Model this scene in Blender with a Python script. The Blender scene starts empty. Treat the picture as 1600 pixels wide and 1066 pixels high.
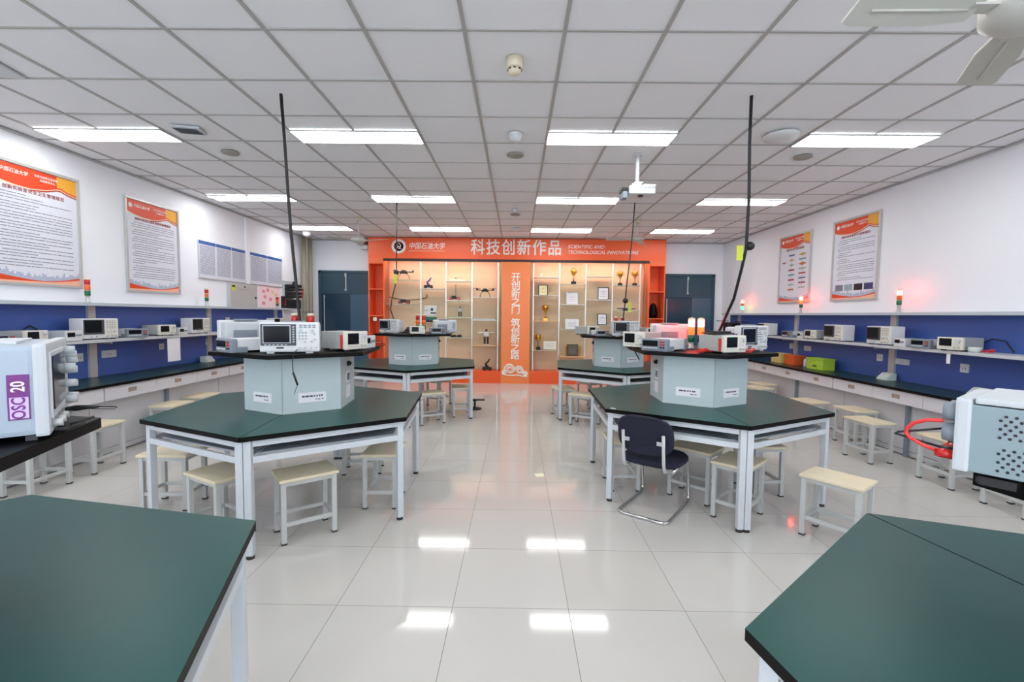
import bpy, bmesh, math, random
from mathutils import Vector, Matrix
random.seed(7)
S = bpy.context.scene
COL = S.collection
PI = math.pi
R = math.radians

# ------------------------------------------------------------------ camera, world, exposure
def set_camera():
    pit, yaw, rol = .0568, -.0089, .0112
    cp, sp, cy, sy = math.cos(pit), math.sin(pit), math.cos(yaw), math.sin(yaw)
    F = Vector((sy*cp, cy*cp, -sp)); r = Vector((cy, -sy, 0)); u = r.cross(F)
    r2 = r*math.cos(rol)+u*math.sin(rol); u2 = -r*math.sin(rol)+u*math.cos(rol)
    cd = bpy.data.cameras.new('camera'); co = bpy.data.objects.new('camera', cd); COL.objects.link(co)
    cd.sensor_width = 36; cd.lens = 718.4/1600*36; cd.clip_start = .05
    m = Matrix((r2, u2, -F)).transposed().to_4x4(); m.translation = Vector((0, 0, 1.538))
    co.matrix_world = m; S.camera = co
set_camera()
W = bpy.data.worlds.new('world'); S.world = W; W.use_nodes = True
W.node_tree.nodes['Background'].inputs[0].default_value = (.8, .85, .9, 1)
W.node_tree.nodes['Background'].inputs[1].default_value = .3
S.view_settings.view_transform = 'Standard'; S.view_settings.look = 'None'
S.view_settings.gamma = 1; S.view_settings.use_curve_mapping = False
S.view_settings.exposure = 1.02
LIGHT = 7.0          # ceiling panel radiance
WINDOW = 2.0
ZC = 3.23            # ceiling height
XL, XR, YB, YF = -4.80, 4.75, 10.72, -3.0

# ------------------------------------------------------------------ materials
def lin(c):
    c = c/255.
    return c/12.92 if c <= .04045 else ((c+.055)/1.055)**2.4
def rgb(t): return (lin(t[0]), lin(t[1]), lin(t[2]), 1)
MATS = {}
def mat(name, c, rough=.5, metal=0, noise=.04, nscale=30, emit=0, spec=.5, alpha=1, coat=0, bump=0):
    if name in MATS: return MATS[name]
    m = bpy.data.materials.new(name); m.use_nodes = True; nt = m.node_tree; b = nt.nodes['Principled BSDF']
    col = rgb(c)
    b.inputs['Base Color'].default_value = col; b.inputs['Roughness'].default_value = rough
    b.inputs['Metallic'].default_value = metal; b.inputs['Specular IOR Level'].default_value = spec
    b.inputs['Alpha'].default_value = alpha; b.inputs['Coat Weight'].default_value = coat
    if noise > 0:
        tc = nt.nodes.new('ShaderNodeTexCoord'); n = nt.nodes.new('ShaderNodeTexNoise'); n.inputs['Scale'].default_value = nscale
        n.inputs['Detail'].default_value = 3
        nt.links.new(tc.outputs['Object'], n.inputs['Vector'])
        mx = nt.nodes.new('ShaderNodeMix'); mx.data_type = 'RGBA'
        mx.inputs[6].default_value = tuple(v*(1-noise) for v in col[:3])+(1,)
        mx.inputs[7].default_value = tuple(min(1, v*(1+noise)) for v in col[:3])+(1,)
        nt.links.new(n.outputs['Fac'], mx.inputs[0]); nt.links.new(mx.outputs[2], b.inputs['Base Color'])
        if bump:
            bp = nt.nodes.new('ShaderNodeBump'); bp.inputs['Strength'].default_value = bump; bp.inputs['Distance'].default_value = .002
            nt.links.new(n.outputs['Fac'], bp.inputs['Height']); nt.links.new(bp.outputs[0], b.inputs['Normal'])
    if emit:
        b.inputs['Emission Color'].default_value = col; b.inputs['Emission Strength'].default_value = emit
    MATS[name] = m
    return m
def floor_mat(x0, y0, s):
    m = bpy.data.materials.new('polished_tile'); m.use_nodes = True; nt = m.node_tree; b = nt.nodes['Principled BSDF']
    N = nt.nodes.new; L = nt.links.new
    geo = N('ShaderNodeTexCoord'); sep = N('ShaderNodeSeparateXYZ'); L(geo.outputs['Object'], sep.inputs[0])
    masks = []; cells = []
    for ax, o in ((0, x0), (1, y0)):
        a = N('ShaderNodeMath'); a.operation = 'SUBTRACT'; L(sep.outputs[ax], a.inputs[0]); a.inputs[1].default_value = o
        d = N('ShaderNodeMath'); d.operation = 'DIVIDE'; L(a.outputs[0], d.inputs[0]); d.inputs[1].default_value = s
        fl = N('ShaderNodeMath'); fl.operation = 'FLOOR'; L(d.outputs[0], fl.inputs[0]); cells.append(fl)
        fr = N('ShaderNodeMath'); fr.operation = 'FRACT'; L(d.outputs[0], fr.inputs[0])
        h = N('ShaderNodeMath'); h.operation = 'SUBTRACT'; L(fr.outputs[0], h.inputs[0]); h.inputs[1].default_value = .5
        ab = N('ShaderNodeMath'); ab.operation = 'ABSOLUTE'; L(h.outputs[0], ab.inputs[0])
        g = N('ShaderNodeMath'); g.operation = 'GREATER_THAN'; L(ab.outputs[0], g.inputs[0]); g.inputs[1].default_value = .5-.0016/s
        masks.append(g)
    mx = N('ShaderNodeMath'); mx.operation = 'MAXIMUM'; L(masks[0].outputs[0], mx.inputs[0]); L(masks[1].outputs[0], mx.inputs[1])
    cv = N('ShaderNodeCombineXYZ'); L(cells[0].outputs[0], cv.inputs[0]); L(cells[1].outputs[0], cv.inputs[1])
    wn = N('ShaderNodeTexWhiteNoise'); wn.noise_dimensions = '2D'; L(cv.outputs[0], wn.inputs['Vector'])
    t = N('ShaderNodeMix'); t.data_type = 'RGBA'; t.inputs[6].default_value = rgb((197, 195, 189)); t.inputs[7].default_value = rgb((202, 200, 195))
    L(wn.outputs['Value'], t.inputs[0])
    g = N('ShaderNodeMix'); g.data_type = 'RGBA'; L(mx.outputs[0], g.inputs[0]); L(t.outputs[2], g.inputs[6]); g.inputs[7].default_value = rgb((120, 116, 110))
    L(g.outputs[2], b.inputs['Base Color'])
    rr = N('ShaderNodeMapRange'); L(mx.outputs[0], rr.inputs[0]); rr.inputs[3].default_value = .07; rr.inputs[4].default_value = .6
    L(rr.outputs[0], b.inputs['Roughness'])
    return m

M_wall = mat('white_wall_paint', (241, 244, 250), .6, noise=.012, nscale=4)
M_ceil = mat('ceiling_tile_board', (236, 236, 238), .85, noise=.015, nscale=60)
M_grid = mat('ceiling_grid_metal', (172, 170, 166), .5)
M_green = mat('green_phenolic_top', (14, 72, 68), .34, noise=.06, nscale=6, spec=.3)
M_benchtop = mat('dark_green_bench_top', (26, 56, 50), .32, noise=.06, nscale=6, spec=.3)
M_black = mat('black_resin_edge', (5, 5, 6), .5, spec=.15)
M_blackp = mat('black_plastic', (20, 20, 23), .45)
M_frame = mat('white_powder_coat', (204, 211, 216), .4)
M_shelfgrey = mat('grey_shelf_laminate', (186, 196, 204), .45)
M_panel = mat('blue_grey_laminate', (190, 205, 206), .4)
M_white = mat('white_plastic', (216, 219, 220), .4)
M_offw = mat('cream_plastic', (222, 220, 206), .45)
M_beigep = mat('grey_steel_case', (172, 175, 172), .45)
M_greyp = mat('grey_rubber_bumper', (128, 138, 148), .55)
M_lgrey = mat('light_grey_plastic', (196, 202, 206), .45)
M_dgrey = mat('dark_grey_plastic', (62, 66, 72), .45)
M_screen = mat('dark_glass_screen', (22, 26, 30), .12, noise=0, spec=.25)
M_wood = mat('pale_wood_seat', (226, 214, 184), .45, noise=.05, nscale=8)
M_metal = mat('grey_painted_steel', (196, 199, 198), .4)
M_foot = mat('dark_rubber', (48, 48, 48), .7)
M_navy = mat('navy_upholstery', (24, 26, 46), .85, noise=.2, nscale=300, bump=.5)
M_chrome = mat('chrome', (214, 214, 214), .1, 1, noise=0)
M_alu = mat('brushed_aluminium', (192, 195, 194), .35, .3)
M_blue = mat('blue_back_panel', (64, 94, 168), .4, noise=.04)
M_oran = mat('orange_laminate', (250, 100, 44), .35, noise=.02)
M_oranl = mat('light_orange_laminate', (252, 140, 74), .35, noise=.02)
M_oranside = mat('orange_side_laminate', (248, 112, 58), .4, noise=.02)
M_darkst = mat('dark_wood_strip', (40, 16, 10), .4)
M_tan = mat('tan_back_panel', (230, 210, 174), .6, noise=.03)
M_glass = mat('pale_green_glass', (206, 226, 210), .08, noise=0, alpha=.62)
M_wtext = mat('white_lettering', (250, 248, 244), .5, noise=0)
M_dtext = mat('dark_print', (70, 72, 84), .6, noise=0)
M_ltext = mat('grey_print', (142, 144, 156), .6, noise=0)
M_rtext = mat('red_print', (150, 40, 30), .6, noise=0)
M_paper = mat('white_paper', (236, 237, 242), .6, noise=.01)
M_sheet = mat('lilac_white_sheet', (222, 225, 236), .5, noise=.02)
M_redo = mat('red_orange_print', (226, 72, 30), .45, noise=.03)
M_yel = mat('amber_print', (238, 172, 50), .45, noise=.03)
M_dred = mat('dark_red_print', (188, 48, 24), .45, noise=.02)
M_peach = mat('peach_print', (246, 186, 158), .5, noise=.02)
M_city = mat('grey_blue_print', (176, 188, 208), .5, noise=.25, nscale=60)
M_bhead = mat('blue_print', (44, 96, 168), .45, noise=.03)
M_door = mat('blue_grey_door_paint', (46, 76, 92), .3, noise=.08, nscale=3)
M_doorl = mat('slate_blue_door_paint', (66, 98, 122), .3, noise=.06, nscale=3)
M_red = mat('red_lens', (190, 34, 26), .2, noise=0)
M_orl = mat('orange_lens', (236, 104, 34), .2, noise=0)
M_grn = mat('green_lens', (18, 104, 70), .2, noise=0)
M_redlit = mat('lit_red_lens', (255, 60, 48), .3, noise=0, emit=22)
M_orlit = mat('lit_orange_lens', (255, 84, 30), .3, noise=0, emit=1.5)
M_grnlit = mat('lit_green_lens', (40, 220, 110), .3, noise=0, emit=6)
M_cable = mat('black_cable', (18, 18, 20), .5)
M_redc = mat('red_cable', (214, 52, 46), .45)
M_ytag = mat('yellow_tag', (206, 214, 60), .5)
M_gold = mat('gold_metal', (214, 160, 70), .22, .9)
M_diff = mat('light_diffuser', (255, 255, 255), .5, noise=0, emit=LIGHT)
M_purple = mat('purple_sticker', (112, 38, 120), .45)
M_lilac = mat('lilac_sticker', (206, 186, 232), .5)
M_khaki = mat('khaki_pipe_paint', (150, 146, 124), .5)
M_box = mat('grey_box_paint', (186, 186, 184), .5)
M_lime = mat('lime_plastic', (170, 204, 62), .4)
M_orp = mat('orange_plastic', (214, 92, 40), .4)
M_ylp = mat('straw_plastic', (214, 196, 124), .45)
M_tealb = mat('pale_teal_plastic', (200, 214, 206), .45)
M_pcb = mat('green_circuit_board', (30, 110, 90), .4, noise=.3, nscale=80)
M_dblue = mat('deep_blue_plastic', (60, 70, 150), .4)
M_cream = mat('ivory_plastic', (226, 216, 186), .5)

# ------------------------------------------------------------------ mesh helpers
class MB:
    def __init__(s): s.bm = bmesh.new(); s.mi = 0; s.M = Matrix.Identity(4)
    def m(s, i): s.mi = i; return s
    def at(s, loc=(0, 0, 0), rz=0, rx=0, ry=0):
        s.M = Matrix.Translation(loc) @ Matrix.Rotation(rz, 4, 'Z') @ Matrix.Rotation(ry, 4, 'Y') @ Matrix.Rotation(rx, 4, 'X'); return s
    def v(s, p): return s.bm.verts.new(s.M @ Vector(p))
    def f(s, vs, smooth=False):
        try: fc = s.bm.faces.new(vs)
        except ValueError: return
        fc.material_index = s.mi; fc.smooth = smooth
    def box(s, c, d, rz=0, bev=0):
        if bev:
            t = bmesh.new(); bmesh.ops.create_cube(t, size=1)
            for v in t.verts: v.co = Vector((v.co.x*d[0], v.co.y*d[1], v.co.z*d[2]))
            bmesh.ops.bevel(t, geom=t.edges[:], offset=bev, segments=2, affect='EDGES', profile=.7)
            Q = Matrix.Translation(c) @ Matrix.Rotation(rz, 4, 'Z')
            mp = {v: s.v(Q @ v.co) for v in t.verts}
            for fc in t.faces: s.f([mp[v] for v in fc.verts])
            t.free(); return s
        Q = Matrix.Translation(c) @ Matrix.Rotation(rz, 4, 'Z')
        vs = [s.v(Q @ Vector((x*d[0]/2, y*d[1]/2, z*d[2]/2))) for x in (-1, 1) for y in (-1, 1) for z in (-1, 1)]
        for q in ((0, 1, 3, 2), (4, 6, 7, 5), (0, 4, 5, 1), (2, 3, 7, 6), (0, 2, 6, 4), (1, 5, 7, 3)): s.f([vs[i] for i in q])
        return s
    def bx(s, x0, x1, y0, y1, z0, z1, bev=0):
        return s.box(((x0+x1)/2, (y0+y1)/2, (z0+z1)/2), (abs(x1-x0), abs(y1-y0), abs(z1-z0)), 0, bev)
    def cyl(s, p0, p1, r0, r1=None, n=14, cap=True):
        p0, p1 = Vector(p0), Vector(p1); r1 = r0 if r1 is None else r1
        d = (p1-p0).normalized(); a = Vector((0, 0, 1)) if abs(d.z) < .9 else Vector((1, 0, 0))
        u = d.cross(a).normalized(); w = d.cross(u)
        A = [s.v(p0+(u*math.cos(t)+w*math.sin(t))*r0) for t in [2*PI*i/n for i in range(n)]]
        B = [s.v(p1+(u*math.cos(t)+w*math.sin(t))*r1) for t in [2*PI*i/n for i in range(n)]]
        for i in range(n): s.f([A[i], B[i], B[(i+1) % n], A[(i+1) % n]], True)
        if cap: s.f(A); s.f(B[::-1])
        return s
    def tube(s, pts, r, n=8, cap=True):
        P = [Vector(p) for p in pts]; rings = []; u = None
        for i, p in enumerate(P):
            d = ((P[min(i+1, len(P)-1)]-P[max(i-1, 0)])).normalized()
            if u is None:
                a = Vector((0, 0, 1)) if abs(d.z) < .9 else Vector((1, 0, 0)); u = d.cross(a).normalized()
            else: u = (u-d*u.dot(d)).normalized()
            w = d.cross(u); rr = r[i] if isinstance(r, (list, tuple)) else r
            rings.append([s.v(p+(u*math.cos(t)+w*math.sin(t))*rr) for t in [2*PI*k/n for k in range(n)]])
        for a, b in zip(rings, rings[1:]):
            for k in range(n): s.f([a[k], b[k], b[(k+1) % n], a[(k+1) % n]], True)
        if cap: s.f(rings[0]); s.f(rings[-1][::-1])
        return s
    def prism(s, poly, z0, z1, top=None):
        A = [s.v((x, y, z0)) for x, y in poly]; B = [s.v((x, y, z1)) for x, y in poly]; n = len(poly)
        for i in range(n): s.f([A[i], A[(i+1) % n], B[(i+1) % n], B[i]])
        s.f(A[::-1]); k = s.mi
        if top is not None: s.mi = top
        s.f(B); s.mi = k
        return s
    def plate(s, poly, y0, y1):     # polygon in x,z with thickness along y (front at y0)
        A = [s.v((x, y0, z)) for x, z in poly]; B = [s.v((x, y1, z)) for x, z in poly]; n = len(poly)
        for i in range(n): s.f([A[i], B[i], B[(i+1) % n], A[(i+1) % n]])
        s.f(A); s.f(B[::-1]); return s
    def strip(s, lo, hi, y0, y1):   # band between two x,z polylines
        n = len(lo); A = [s.v((x, y0, z)) for x, z in lo]; B = [s.v((x, y0, z)) for x, z in hi]
        A2 = [s.v((x, y1, z)) for x, z in lo]; B2 = [s.v((x, y1, z)) for x, z in hi]
        for i in range(n-1):
            s.f([A[i], A[i+1], B[i+1], B[i]]); s.f([A2[i], A[i], A2[i]] if 0 else [A2[i+1], A2[i], B2[i], B2[i+1]])
            s.f([B[i], B[i+1], B2[i+1], B2[i]]); s.f([A[i+1], A[i], A2[i], A2[i+1]])
        s.f([A[0], B[0], B2[0], A2[0]]); s.f([A[-1], A2[-1], B2[-1], B[-1]])
        return s
    def lathe(s, prof, n=20, c=(0, 0, 0)):
        rings = [[s.v((c[0]+r*math.cos(2*PI*k/n), c[1]+r*math.sin(2*PI*k/n), c[2]+z)) for k in range(n)] if r > 1e-5 else [s.v((c[0], c[1], c[2]+z))] for r, z in prof]
        for a, b in zip(rings, rings[1:]):
            for k in range(n):
                k2 = (k+1) % n
                if len(a) == 1 and len(b) == 1: continue
                if len(a) == 1: s.f([a[0], b[k2], b[k]], True)
                elif len(b) == 1: s.f([a[k], a[k2], b[0]], True)
                else: s.f([a[k], a[k2], b[k2], b[k]], True)
        if len(rings[0]) > 1: s.f(rings[0][::-1])
        if len(rings[-1]) > 1: s.f(rings[-1])
        return s
    def ball(s, c, r, n=12):
        return s.lathe([(max(0, r*math.sin(PI*i/8)), -r*math.cos(PI*i/8)) for i in range(9)], n, c)
    def out(s, name, mats, parent=None, loc=None, rz=0):
        me = bpy.data.meshes.new(name); bmesh.ops.recalc_face_normals(s.bm, faces=s.bm.faces[:]); s.bm.to_mesh(me); s.bm.free()
        for m_ in (mats if isinstance(mats, (list, tuple)) else [mats]): me.materials.append(m_)
        o = bpy.data.objects.new(name, me); COL.objects.link(o)
        if parent: o.parent = parent
        if loc is not None: o.location = loc
        o.rotation_euler[2] = rz
        return o
def tag(o, label, cat, group=None):
    o['label'] = label; o['category'] = cat
    if group: o['group'] = group
    return o
def thing(name, label, cat, loc=(0, 0, 0), rz=0, group=None):
    o = bpy.data.objects.new(name, None); COL.objects.link(o); o.location = loc; o.rotation_euler[2] = rz
    o.empty_display_size = .05
    return tag(o, label, cat, group)
def struct(o): o['kind'] = 'structure'; return o
def plabel(o, s): o['label'] = s; return o
def dup(root, label, loc, rz=0, group=None, scale=None):
    c = root.copy(); COL.objects.link(c); c['label'] = label; c.location = loc; c.rotation_euler[2] = rz
    if group: c['group'] = group
    if scale is not None: c.scale = scale if isinstance(scale, (tuple, list)) else (scale,)*3
    for ch in list(root.children):
        k = ch.copy(); COL.objects.link(k); k.parent = c
        for g in ch.children:
            j = g.copy(); COL.objects.link(j); j.parent = k
    return c
class Proto:     # first placement moves the prototype itself, later ones copy it
    def __init__(s, make): s.make = make; s.o = None
    def put(s, label, loc, rz=0, group=None, scale=None):
        if s.o is None:
            s.o = s.make(); o = s.o; o['label'] = label; o.location = loc; o.rotation_euler[2] = rz
            if group: o['group'] = group
            if scale is not None: o.scale = scale if isinstance(scale, (tuple, list)) else (scale,)*3
            return o
        if scale is None: scale = 1
        return dup(s.o, label, loc, rz, group, scale)
def text(body, size, m, parent, loc, bold=.0, align='LEFT', shear=0, sx=1, name='lettering', ext=.0015, vertical=False, rot=0, space=1):
    cu = bpy.data.curves.new('t', 'FONT'); cu.body = body; cu.size = size; cu.align_x = align; cu.align_y = 'CENTER'
    cu.extrude = ext; cu.bevel_depth = bold; cu.bevel_resolution = 0; cu.fill_mode = 'BOTH'; cu.shear = shear; cu.resolution_u = 3; cu.space_character = space
    if vertical: cu.space_line = .88
    t = bpy.data.objects.new('t', cu); COL.objects.link(t)
    bpy.context.view_layer.update()
    me = bpy.data.meshes.new_from_object(t.evaluated_get(bpy.context.evaluated_depsgraph_get()))
    bpy.data.objects.remove(t); bpy.data.curves.remove(cu)
    me.transform(Matrix.Diagonal((sx, 1, 1, 1)))
    me.transform(Matrix.Rotation(rot, 4, 'Z')); me.transform(Matrix.Rotation(PI/2, 4, 'X'))
    me.name = name; me.materials.clear(); me.materials.append(m)
    o = bpy.data.objects.new(name, me); COL.objects.link(o); o.parent = parent; o.location = loc
    return o
def lines_of_print(mb, x0, x1, z, h, y, dens=1.0):
    x = x0
    while x < x1-.01:
        w = random.uniform(.02, .07)*dens; w = min(w, x1-x)
        mb.bx(x, x+w, y-.0006, y, z-h/2, z+h/2); x += w+random.uniform(.004, .01)
def hexpt(k, r, ph=0): return (r*math.cos(R(ph+60*k)), r*math.sin(R(ph+60*k)))

# ------------------------------------------------------------------ room shell
def shell():
    b = MB(); b.bx(XL-.1, XR+.1, YF-.1, YB+.1, -.08, 0); struct(b.out('floor', floor_mat(-.9277, 2.3301, .6094)))
    b = MB(); b.bx(XL-.1, XR+.1, YF-.1, YB+.1, ZC+.006, ZC+.08); cl = struct(b.out('ceiling', M_ceil))
    b = MB()
    x = -.33-.6*7
    while x < XR:
        b.bx(x-.012, x+.012, YF, YB, ZC-.002, ZC+.008); x += .6
    y = 2.843-.6*9
    while y < YB:
        b.bx(XL, XR, y-.009, y+.009, ZC-.001, ZC+.008); y += .6
    b.out('ceiling_grid', M_grid, cl)
    for nm, a in (('wall_left', (XL-.1, XL, YF-.1, YB+.1)), ('wall_right', (XR, XR+.1, YF-.1, YB+.1)), ('wall_back', (XL, XR, YB, YB+.1)), ('wall_front', (XL, XR, YF-.1, YF))):
        b = MB(); b.bx(*a, 0, ZC+.006); struct(b.out(nm, M_wall))
    # perimeter ceiling angle trims
    for i, a in enumerate(((XL, XL+.02, YF, YB), (XR-.02, XR, YF, YB), (XL, XR, YB-.02, YB))):
        b = MB(); b.bx(*a, ZC-.022, ZC-.002); struct(b.out('trim_%d' % (i+1), M_box))
    # wall trunking and the right corner pilaster
    b = MB(); b.bx(XL, XL+.035, 8.13, 8.23, 2.03, ZC-.03, .004); struct(b.out('trim_4', M_wall))
shell()
def daylight_windows():      # windows in the wall behind the viewer
    m = mat('daylit_pane', (236, 243, 255), .2, noise=0, emit=WINDOW)
    for i, (x0, x1) in enumerate(((-4.2, -1.7), (-1.2, 1.2), (1.7, 4.2))):
        b = MB(); z0, z1, y = 1.0, 2.75, YF
        for a in ((x0, x1, z0-.06, z0), (x0, x1, z1, z1+.06), (x0-.06, x0, z0-.06, z1+.06), (x1, x1+.06, z0-.06, z1+.06), ((x0+x1)/2-.03, (x0+x1)/2+.03, z0, z1)): b.bx(a[0], a[1], y, y+.06, a[2], a[3])
        w = struct(b.out('window_%d' % (i+1), M_frame))
        b = MB(); b.bx(x0, x1, y+.005, y+.015, z0, z1); b.out('window_pane', m, w)
daylight_windows()
def doors():
    # left double door beside the cabinet, right double door; steel frames with a two pane transom
    for n, (x0, x1) in (('door_1', (-4.60, -3.33)), ('door_2', (3.32, 4.56))):
        b = MB(); y = YB
        b.bx(x0, x0+.06, y-.05, y, 0, 2.52, .004); b.bx(x1-.06, x1, y-.05, y, 0, 2.52, .004); b.bx(x0, x1, y-.05, y, 2.46, 2.52, .004); b.bx(x0, x1, y-.045, y, 1.98, 2.05, .004)
        d = struct(b.out(n, M_door)); xm = (x0+x1)/2
        for q in ((x0+.06, xm-.01), (xm+.01, x1-.06)):
            b = MB(); b.bx(*q, y-.03, y, 2.05, 2.46, .004); b.out('transom_panel', M_door, d)
        b = MB(); b.bx(xm-.012, xm+.012, y-.04, y, 2.05, 2.46); b.bx(xm-.02, xm+.02, y-.055, y-.04, 2.06, 2.10); b.bx(xm-.02, xm+.02, y-.055, y-.04, 2.38, 2.46); b.out('transom_mullion', M_alu, d)
        b = MB(); b.bx(x0+.06, xm+.1, y-.03, y, .02, 1.98, .004); lf = b.out('door_leaf', mat('dark_slate_door', (38, 62, 82), .16), d)
        b = MB(); b.bx(xm+.11, x1-.06, y-.035, y, .02, 1.98, .004); b.out('door_leaf', M_doorl, d)
        b = MB(); b.bx(x0+.13, x0+.15, y-.07, y-.055, .9, 1.95); b.bx(x0+.13, x0+.15, y-.055, y-.03, .95, .97); b.bx(x0+.13, x0+.15, y-.055, y-.03, 1.9, 1.92); b.out('pull_handle', M_alu, lf)
doors()

# ------------------------------------------------------------------ ceiling fittings
def ceiling_fittings():
    def light():
        t = thing('ceiling_light', '', 'light')
        b = MB(); w, d = .6, .15
        for a in ((-w, w, -d, -d+.008), (-w, w, d-.008, d), (-w, -w+.008, -d, d), (w-.008, w, -d, d)): b.bx(*a, -.014, .002)
        b.out('light_frame', M_alu, t)
        b = MB(); b.bx(-w+.008, w-.008, -d+.008, d-.008, -.012, -.004); b.out('diffuser', M_diff, t)
        return t
    P = Proto(light)
    cols = [(-3.93, 'far left'), (-1.53, 'second from left'), (.87, 'third from left'), (3.27, 'far right')]
    rows = [(4.494, 'nearest visible row'), (6.894, 'middle row'), (9.294, 'back row near the orange cabinet')]
    for y, rn in rows:
        for x, cn in cols: P.put('lit white ceiling panel light, %s in the %s' % (cn, rn), (x, y, ZC-.002), 0, 'lit ceiling panel lights')
    for y in (2.094, -.306, -2.4):
        for x, cn in cols: P.put('lit ceiling panel light above or behind the viewer', (x, y, ZC-.002), 0, 'lit ceiling panel lights out of view')
    # detectors, speakers and discs
    def disc(name, label, cat, x, y, prof, m, group=None):
        b = MB(); b.lathe([(r, -z) for r, z in prof], 20, (0, 0, 0)); o = b.out(name, m, None, (x, y, ZC-.001)); return tag(o, label, cat, group)
    t = thing('smoke_detector', 'ivory cylindrical smoke detector on the ceiling nearest the viewer', 'detector', (-.03, 3.143, ZC))
    b = MB(); b.lathe([(.055, 0), (.055, -.06), (.05, -.065)], 20); b.out('detector_base', M_cream, t)
    b = MB(); b.lathe([(.046, -.065), (.042, -.085), (.028, -.1), (0, -.102)], 20); hd = b.out('detector_head', M_cream, t)
    b = MB()
    for k in range(8): b.at(rz=k*PI/4); b.box((.044, 0, -.075), (.008, .016, .008))
    b.out('detector_slot', M_dgrey, hd)
    disc('smoke_detector', 'white domed smoke detector in front of the flat round speaker, centre of ceiling', 'detector', -.03, 4.402, [(.07, 0), (.07, .02), (.055, .03), (.055, .05), (.035, .07), (0, .074)], M_white)
    for x, y, l in ((-.03, 4.97, 'flat grey round ceiling speaker between the two middle light panels'), (-3.06, 4.963, 'flat round ceiling speaker by the far left light panel'),
                    (2.99, 4.958, 'flat round ceiling speaker under the far right light panel'), (-.04, 7.854, 'small flat round ceiling speaker near the cabinet')):
        disc('ceiling_speaker', l, 'speaker', x, y, [(.085, 0), (.09, .008), (.08, .014), (0, .016)], mat('speaker_grille', (158, 154, 146), .7), 'flat round ceiling speakers')
    disc('smoke_detector', 'white smoke detector right above the orange cabinet sign', 'detector', -.04, 9.1, [(.08, 0), (.08, .03), (.05, .05), (0, .055)], M_white)
    disc('smoke_detector', 'small smoke detector behind the projector line, centre far ceiling', 'detector', -.04, 7.45, [(.04, 0), (.04, .03), (.02, .05), (0, .052)], M_white)
    disc('wireless_access_point', 'white saucer shaped wireless access point on the right ceiling', 'access point', 2.421, 4.369, [(.10, 0), (.155, .012), (.15, .03), (.06, .04), (0, .041)], M_white)
    disc('dome_camera', 'white dome camera on the ceiling in the back left corner', 'camera', -4.37, 9.62, [(.09, 0), (.09, .04), (.075, .08), (.04, .11), (0, .118)], M_white)
    t = thing('ceiling_vent', 'tilted grey square ceiling diffuser by the far left light panel', 'vent', (-3.06, 4.341, ZC))
    b = MB(); b.box((0, 0, -.012), (.24, .17, .02), R(12), .004); b.out('vent_plate', M_lgrey, t)
    b = MB(); 
    for k in range(5): b.box((0, -.05+.025*k, -.026), (.19, .008, .008), R(12))
    b.out('vent_slat', M_dgrey, t)
    b = MB(); b.box((0, 0, -.01), (.30, .30, .016), R(8), .003); tag(b.out('ceiling_vent', M_lgrey, None, (-3.72, 3.25, ZC)), 'pale square ceiling plate at the left edge of view', 'vent')
    # fans
    def fan():
        t = thing('ceiling_fan', '', 'fan')
        b = MB(); b.lathe([(.05, .0), (.06, -.03), (.02, -.06)], 20); b.out('canopy', M_cream, t)
        b = MB(); b.cyl((0, 0, -.05), (0, 0, -.50), .011); b.out('rod', M_white, t)
        b = MB(); b.lathe([(.02, -.44), (.06, -.46), (.10, -.50), (.125, -.53), (.125, -.575), (.09, -.60), (.04, -.615), (0, -.618)], 28); b.out('motor', mat('fan_enamel', (196, 196, 188), .4), t)
        for k in range(3):
            b = MB(); b.at(rz=R(185+120*k), rx=0)
            b.box((.15, 0, -.56), (.10, .05, .008), 0, .002)
            prof = [(.17, -.045), (.30, -.062), (.53, -.06), (.56, -.05), (.56, .05), (.53, .06), (.30, .062), (.17, .045)]
            A = [b.v((x, y, -.56+y*.22+.004)) for x, y in prof]; B = [b.v((x, y, -.56+y*.22-.004)) for x, y in prof]; n = len(prof)
            for i in range(n): b.f([A[i], A[(i+1) % n], B[(i+1) % n], B[i]])
            b.f(A); b.f(B[::-1])
            b.tube([(.2, 0, -.566), (.5, 0, -.566)], .004, 6)
            b.out('fan_blade', mat('fan_enamel', (196, 196, 188), .4), t)
        return t
    F = Proto(fan)
    F.put('white three blade ceiling fan at the top right corner, nearest the viewer', (1.70, 1.60, ZC), R(-6), 'ceiling fans', (1.05, 1.05, 1.17))
    F.put('distant white ceiling fan left of the orange sign', (-2.82, 8.23, ZC), R(40), 'ceiling fans', (1, 1, .72))
    F.put('distant white ceiling fan above the right end of the orange sign', (2.127, 8.281, ZC), R(0), 'ceiling fans', (1, 1, .6))
    # projector
    t = thing('projector', 'white ceiling mounted projector on a pole', 'projector', (1.255, 4.94, ZC))
    b = MB(); b.lathe([(.05, 0), (.05, -.01), (.022, -.014)], 16); b.out('ceiling_plate', M_white, t)
    b = MB(); b.cyl((0, 0, -.01), (0, 0, -.29), .02); b.out('pole', M_white, t)
    b = MB(); b.box((.005, 0, -.295), (.09, .09, .014), 0, .002); b.box((-.01, 0, -.33), (.1, .08, .06), 0, .01); b.out('mount', M_white, t)
    b = MB(); b.box((.03, 0, -.385), (.27, .22, .085), 0, .018); b.box((.1, -.02, -.335), (.13, .16, .012), R(4), .003); bd = b.out('projector_body', M_white, t)
    b = MB()
    for k in range(8): b.bx(.05+.014*k, .058+.014*k, -.1125, -.109, -.375, -.355)
    b.out('vent_slot', M_greyp, bd)
    b = MB(); b.box((-.14, -.01, -.375), (.07, .15, .035), 0, .004); b.out('lens_hood', M_blackp, t)
    b = MB(); b.box((-.14, -.02, -.43), (.05, .12, .07), 0, .01); b.out('lens_housing', M_greyp, t)
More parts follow.
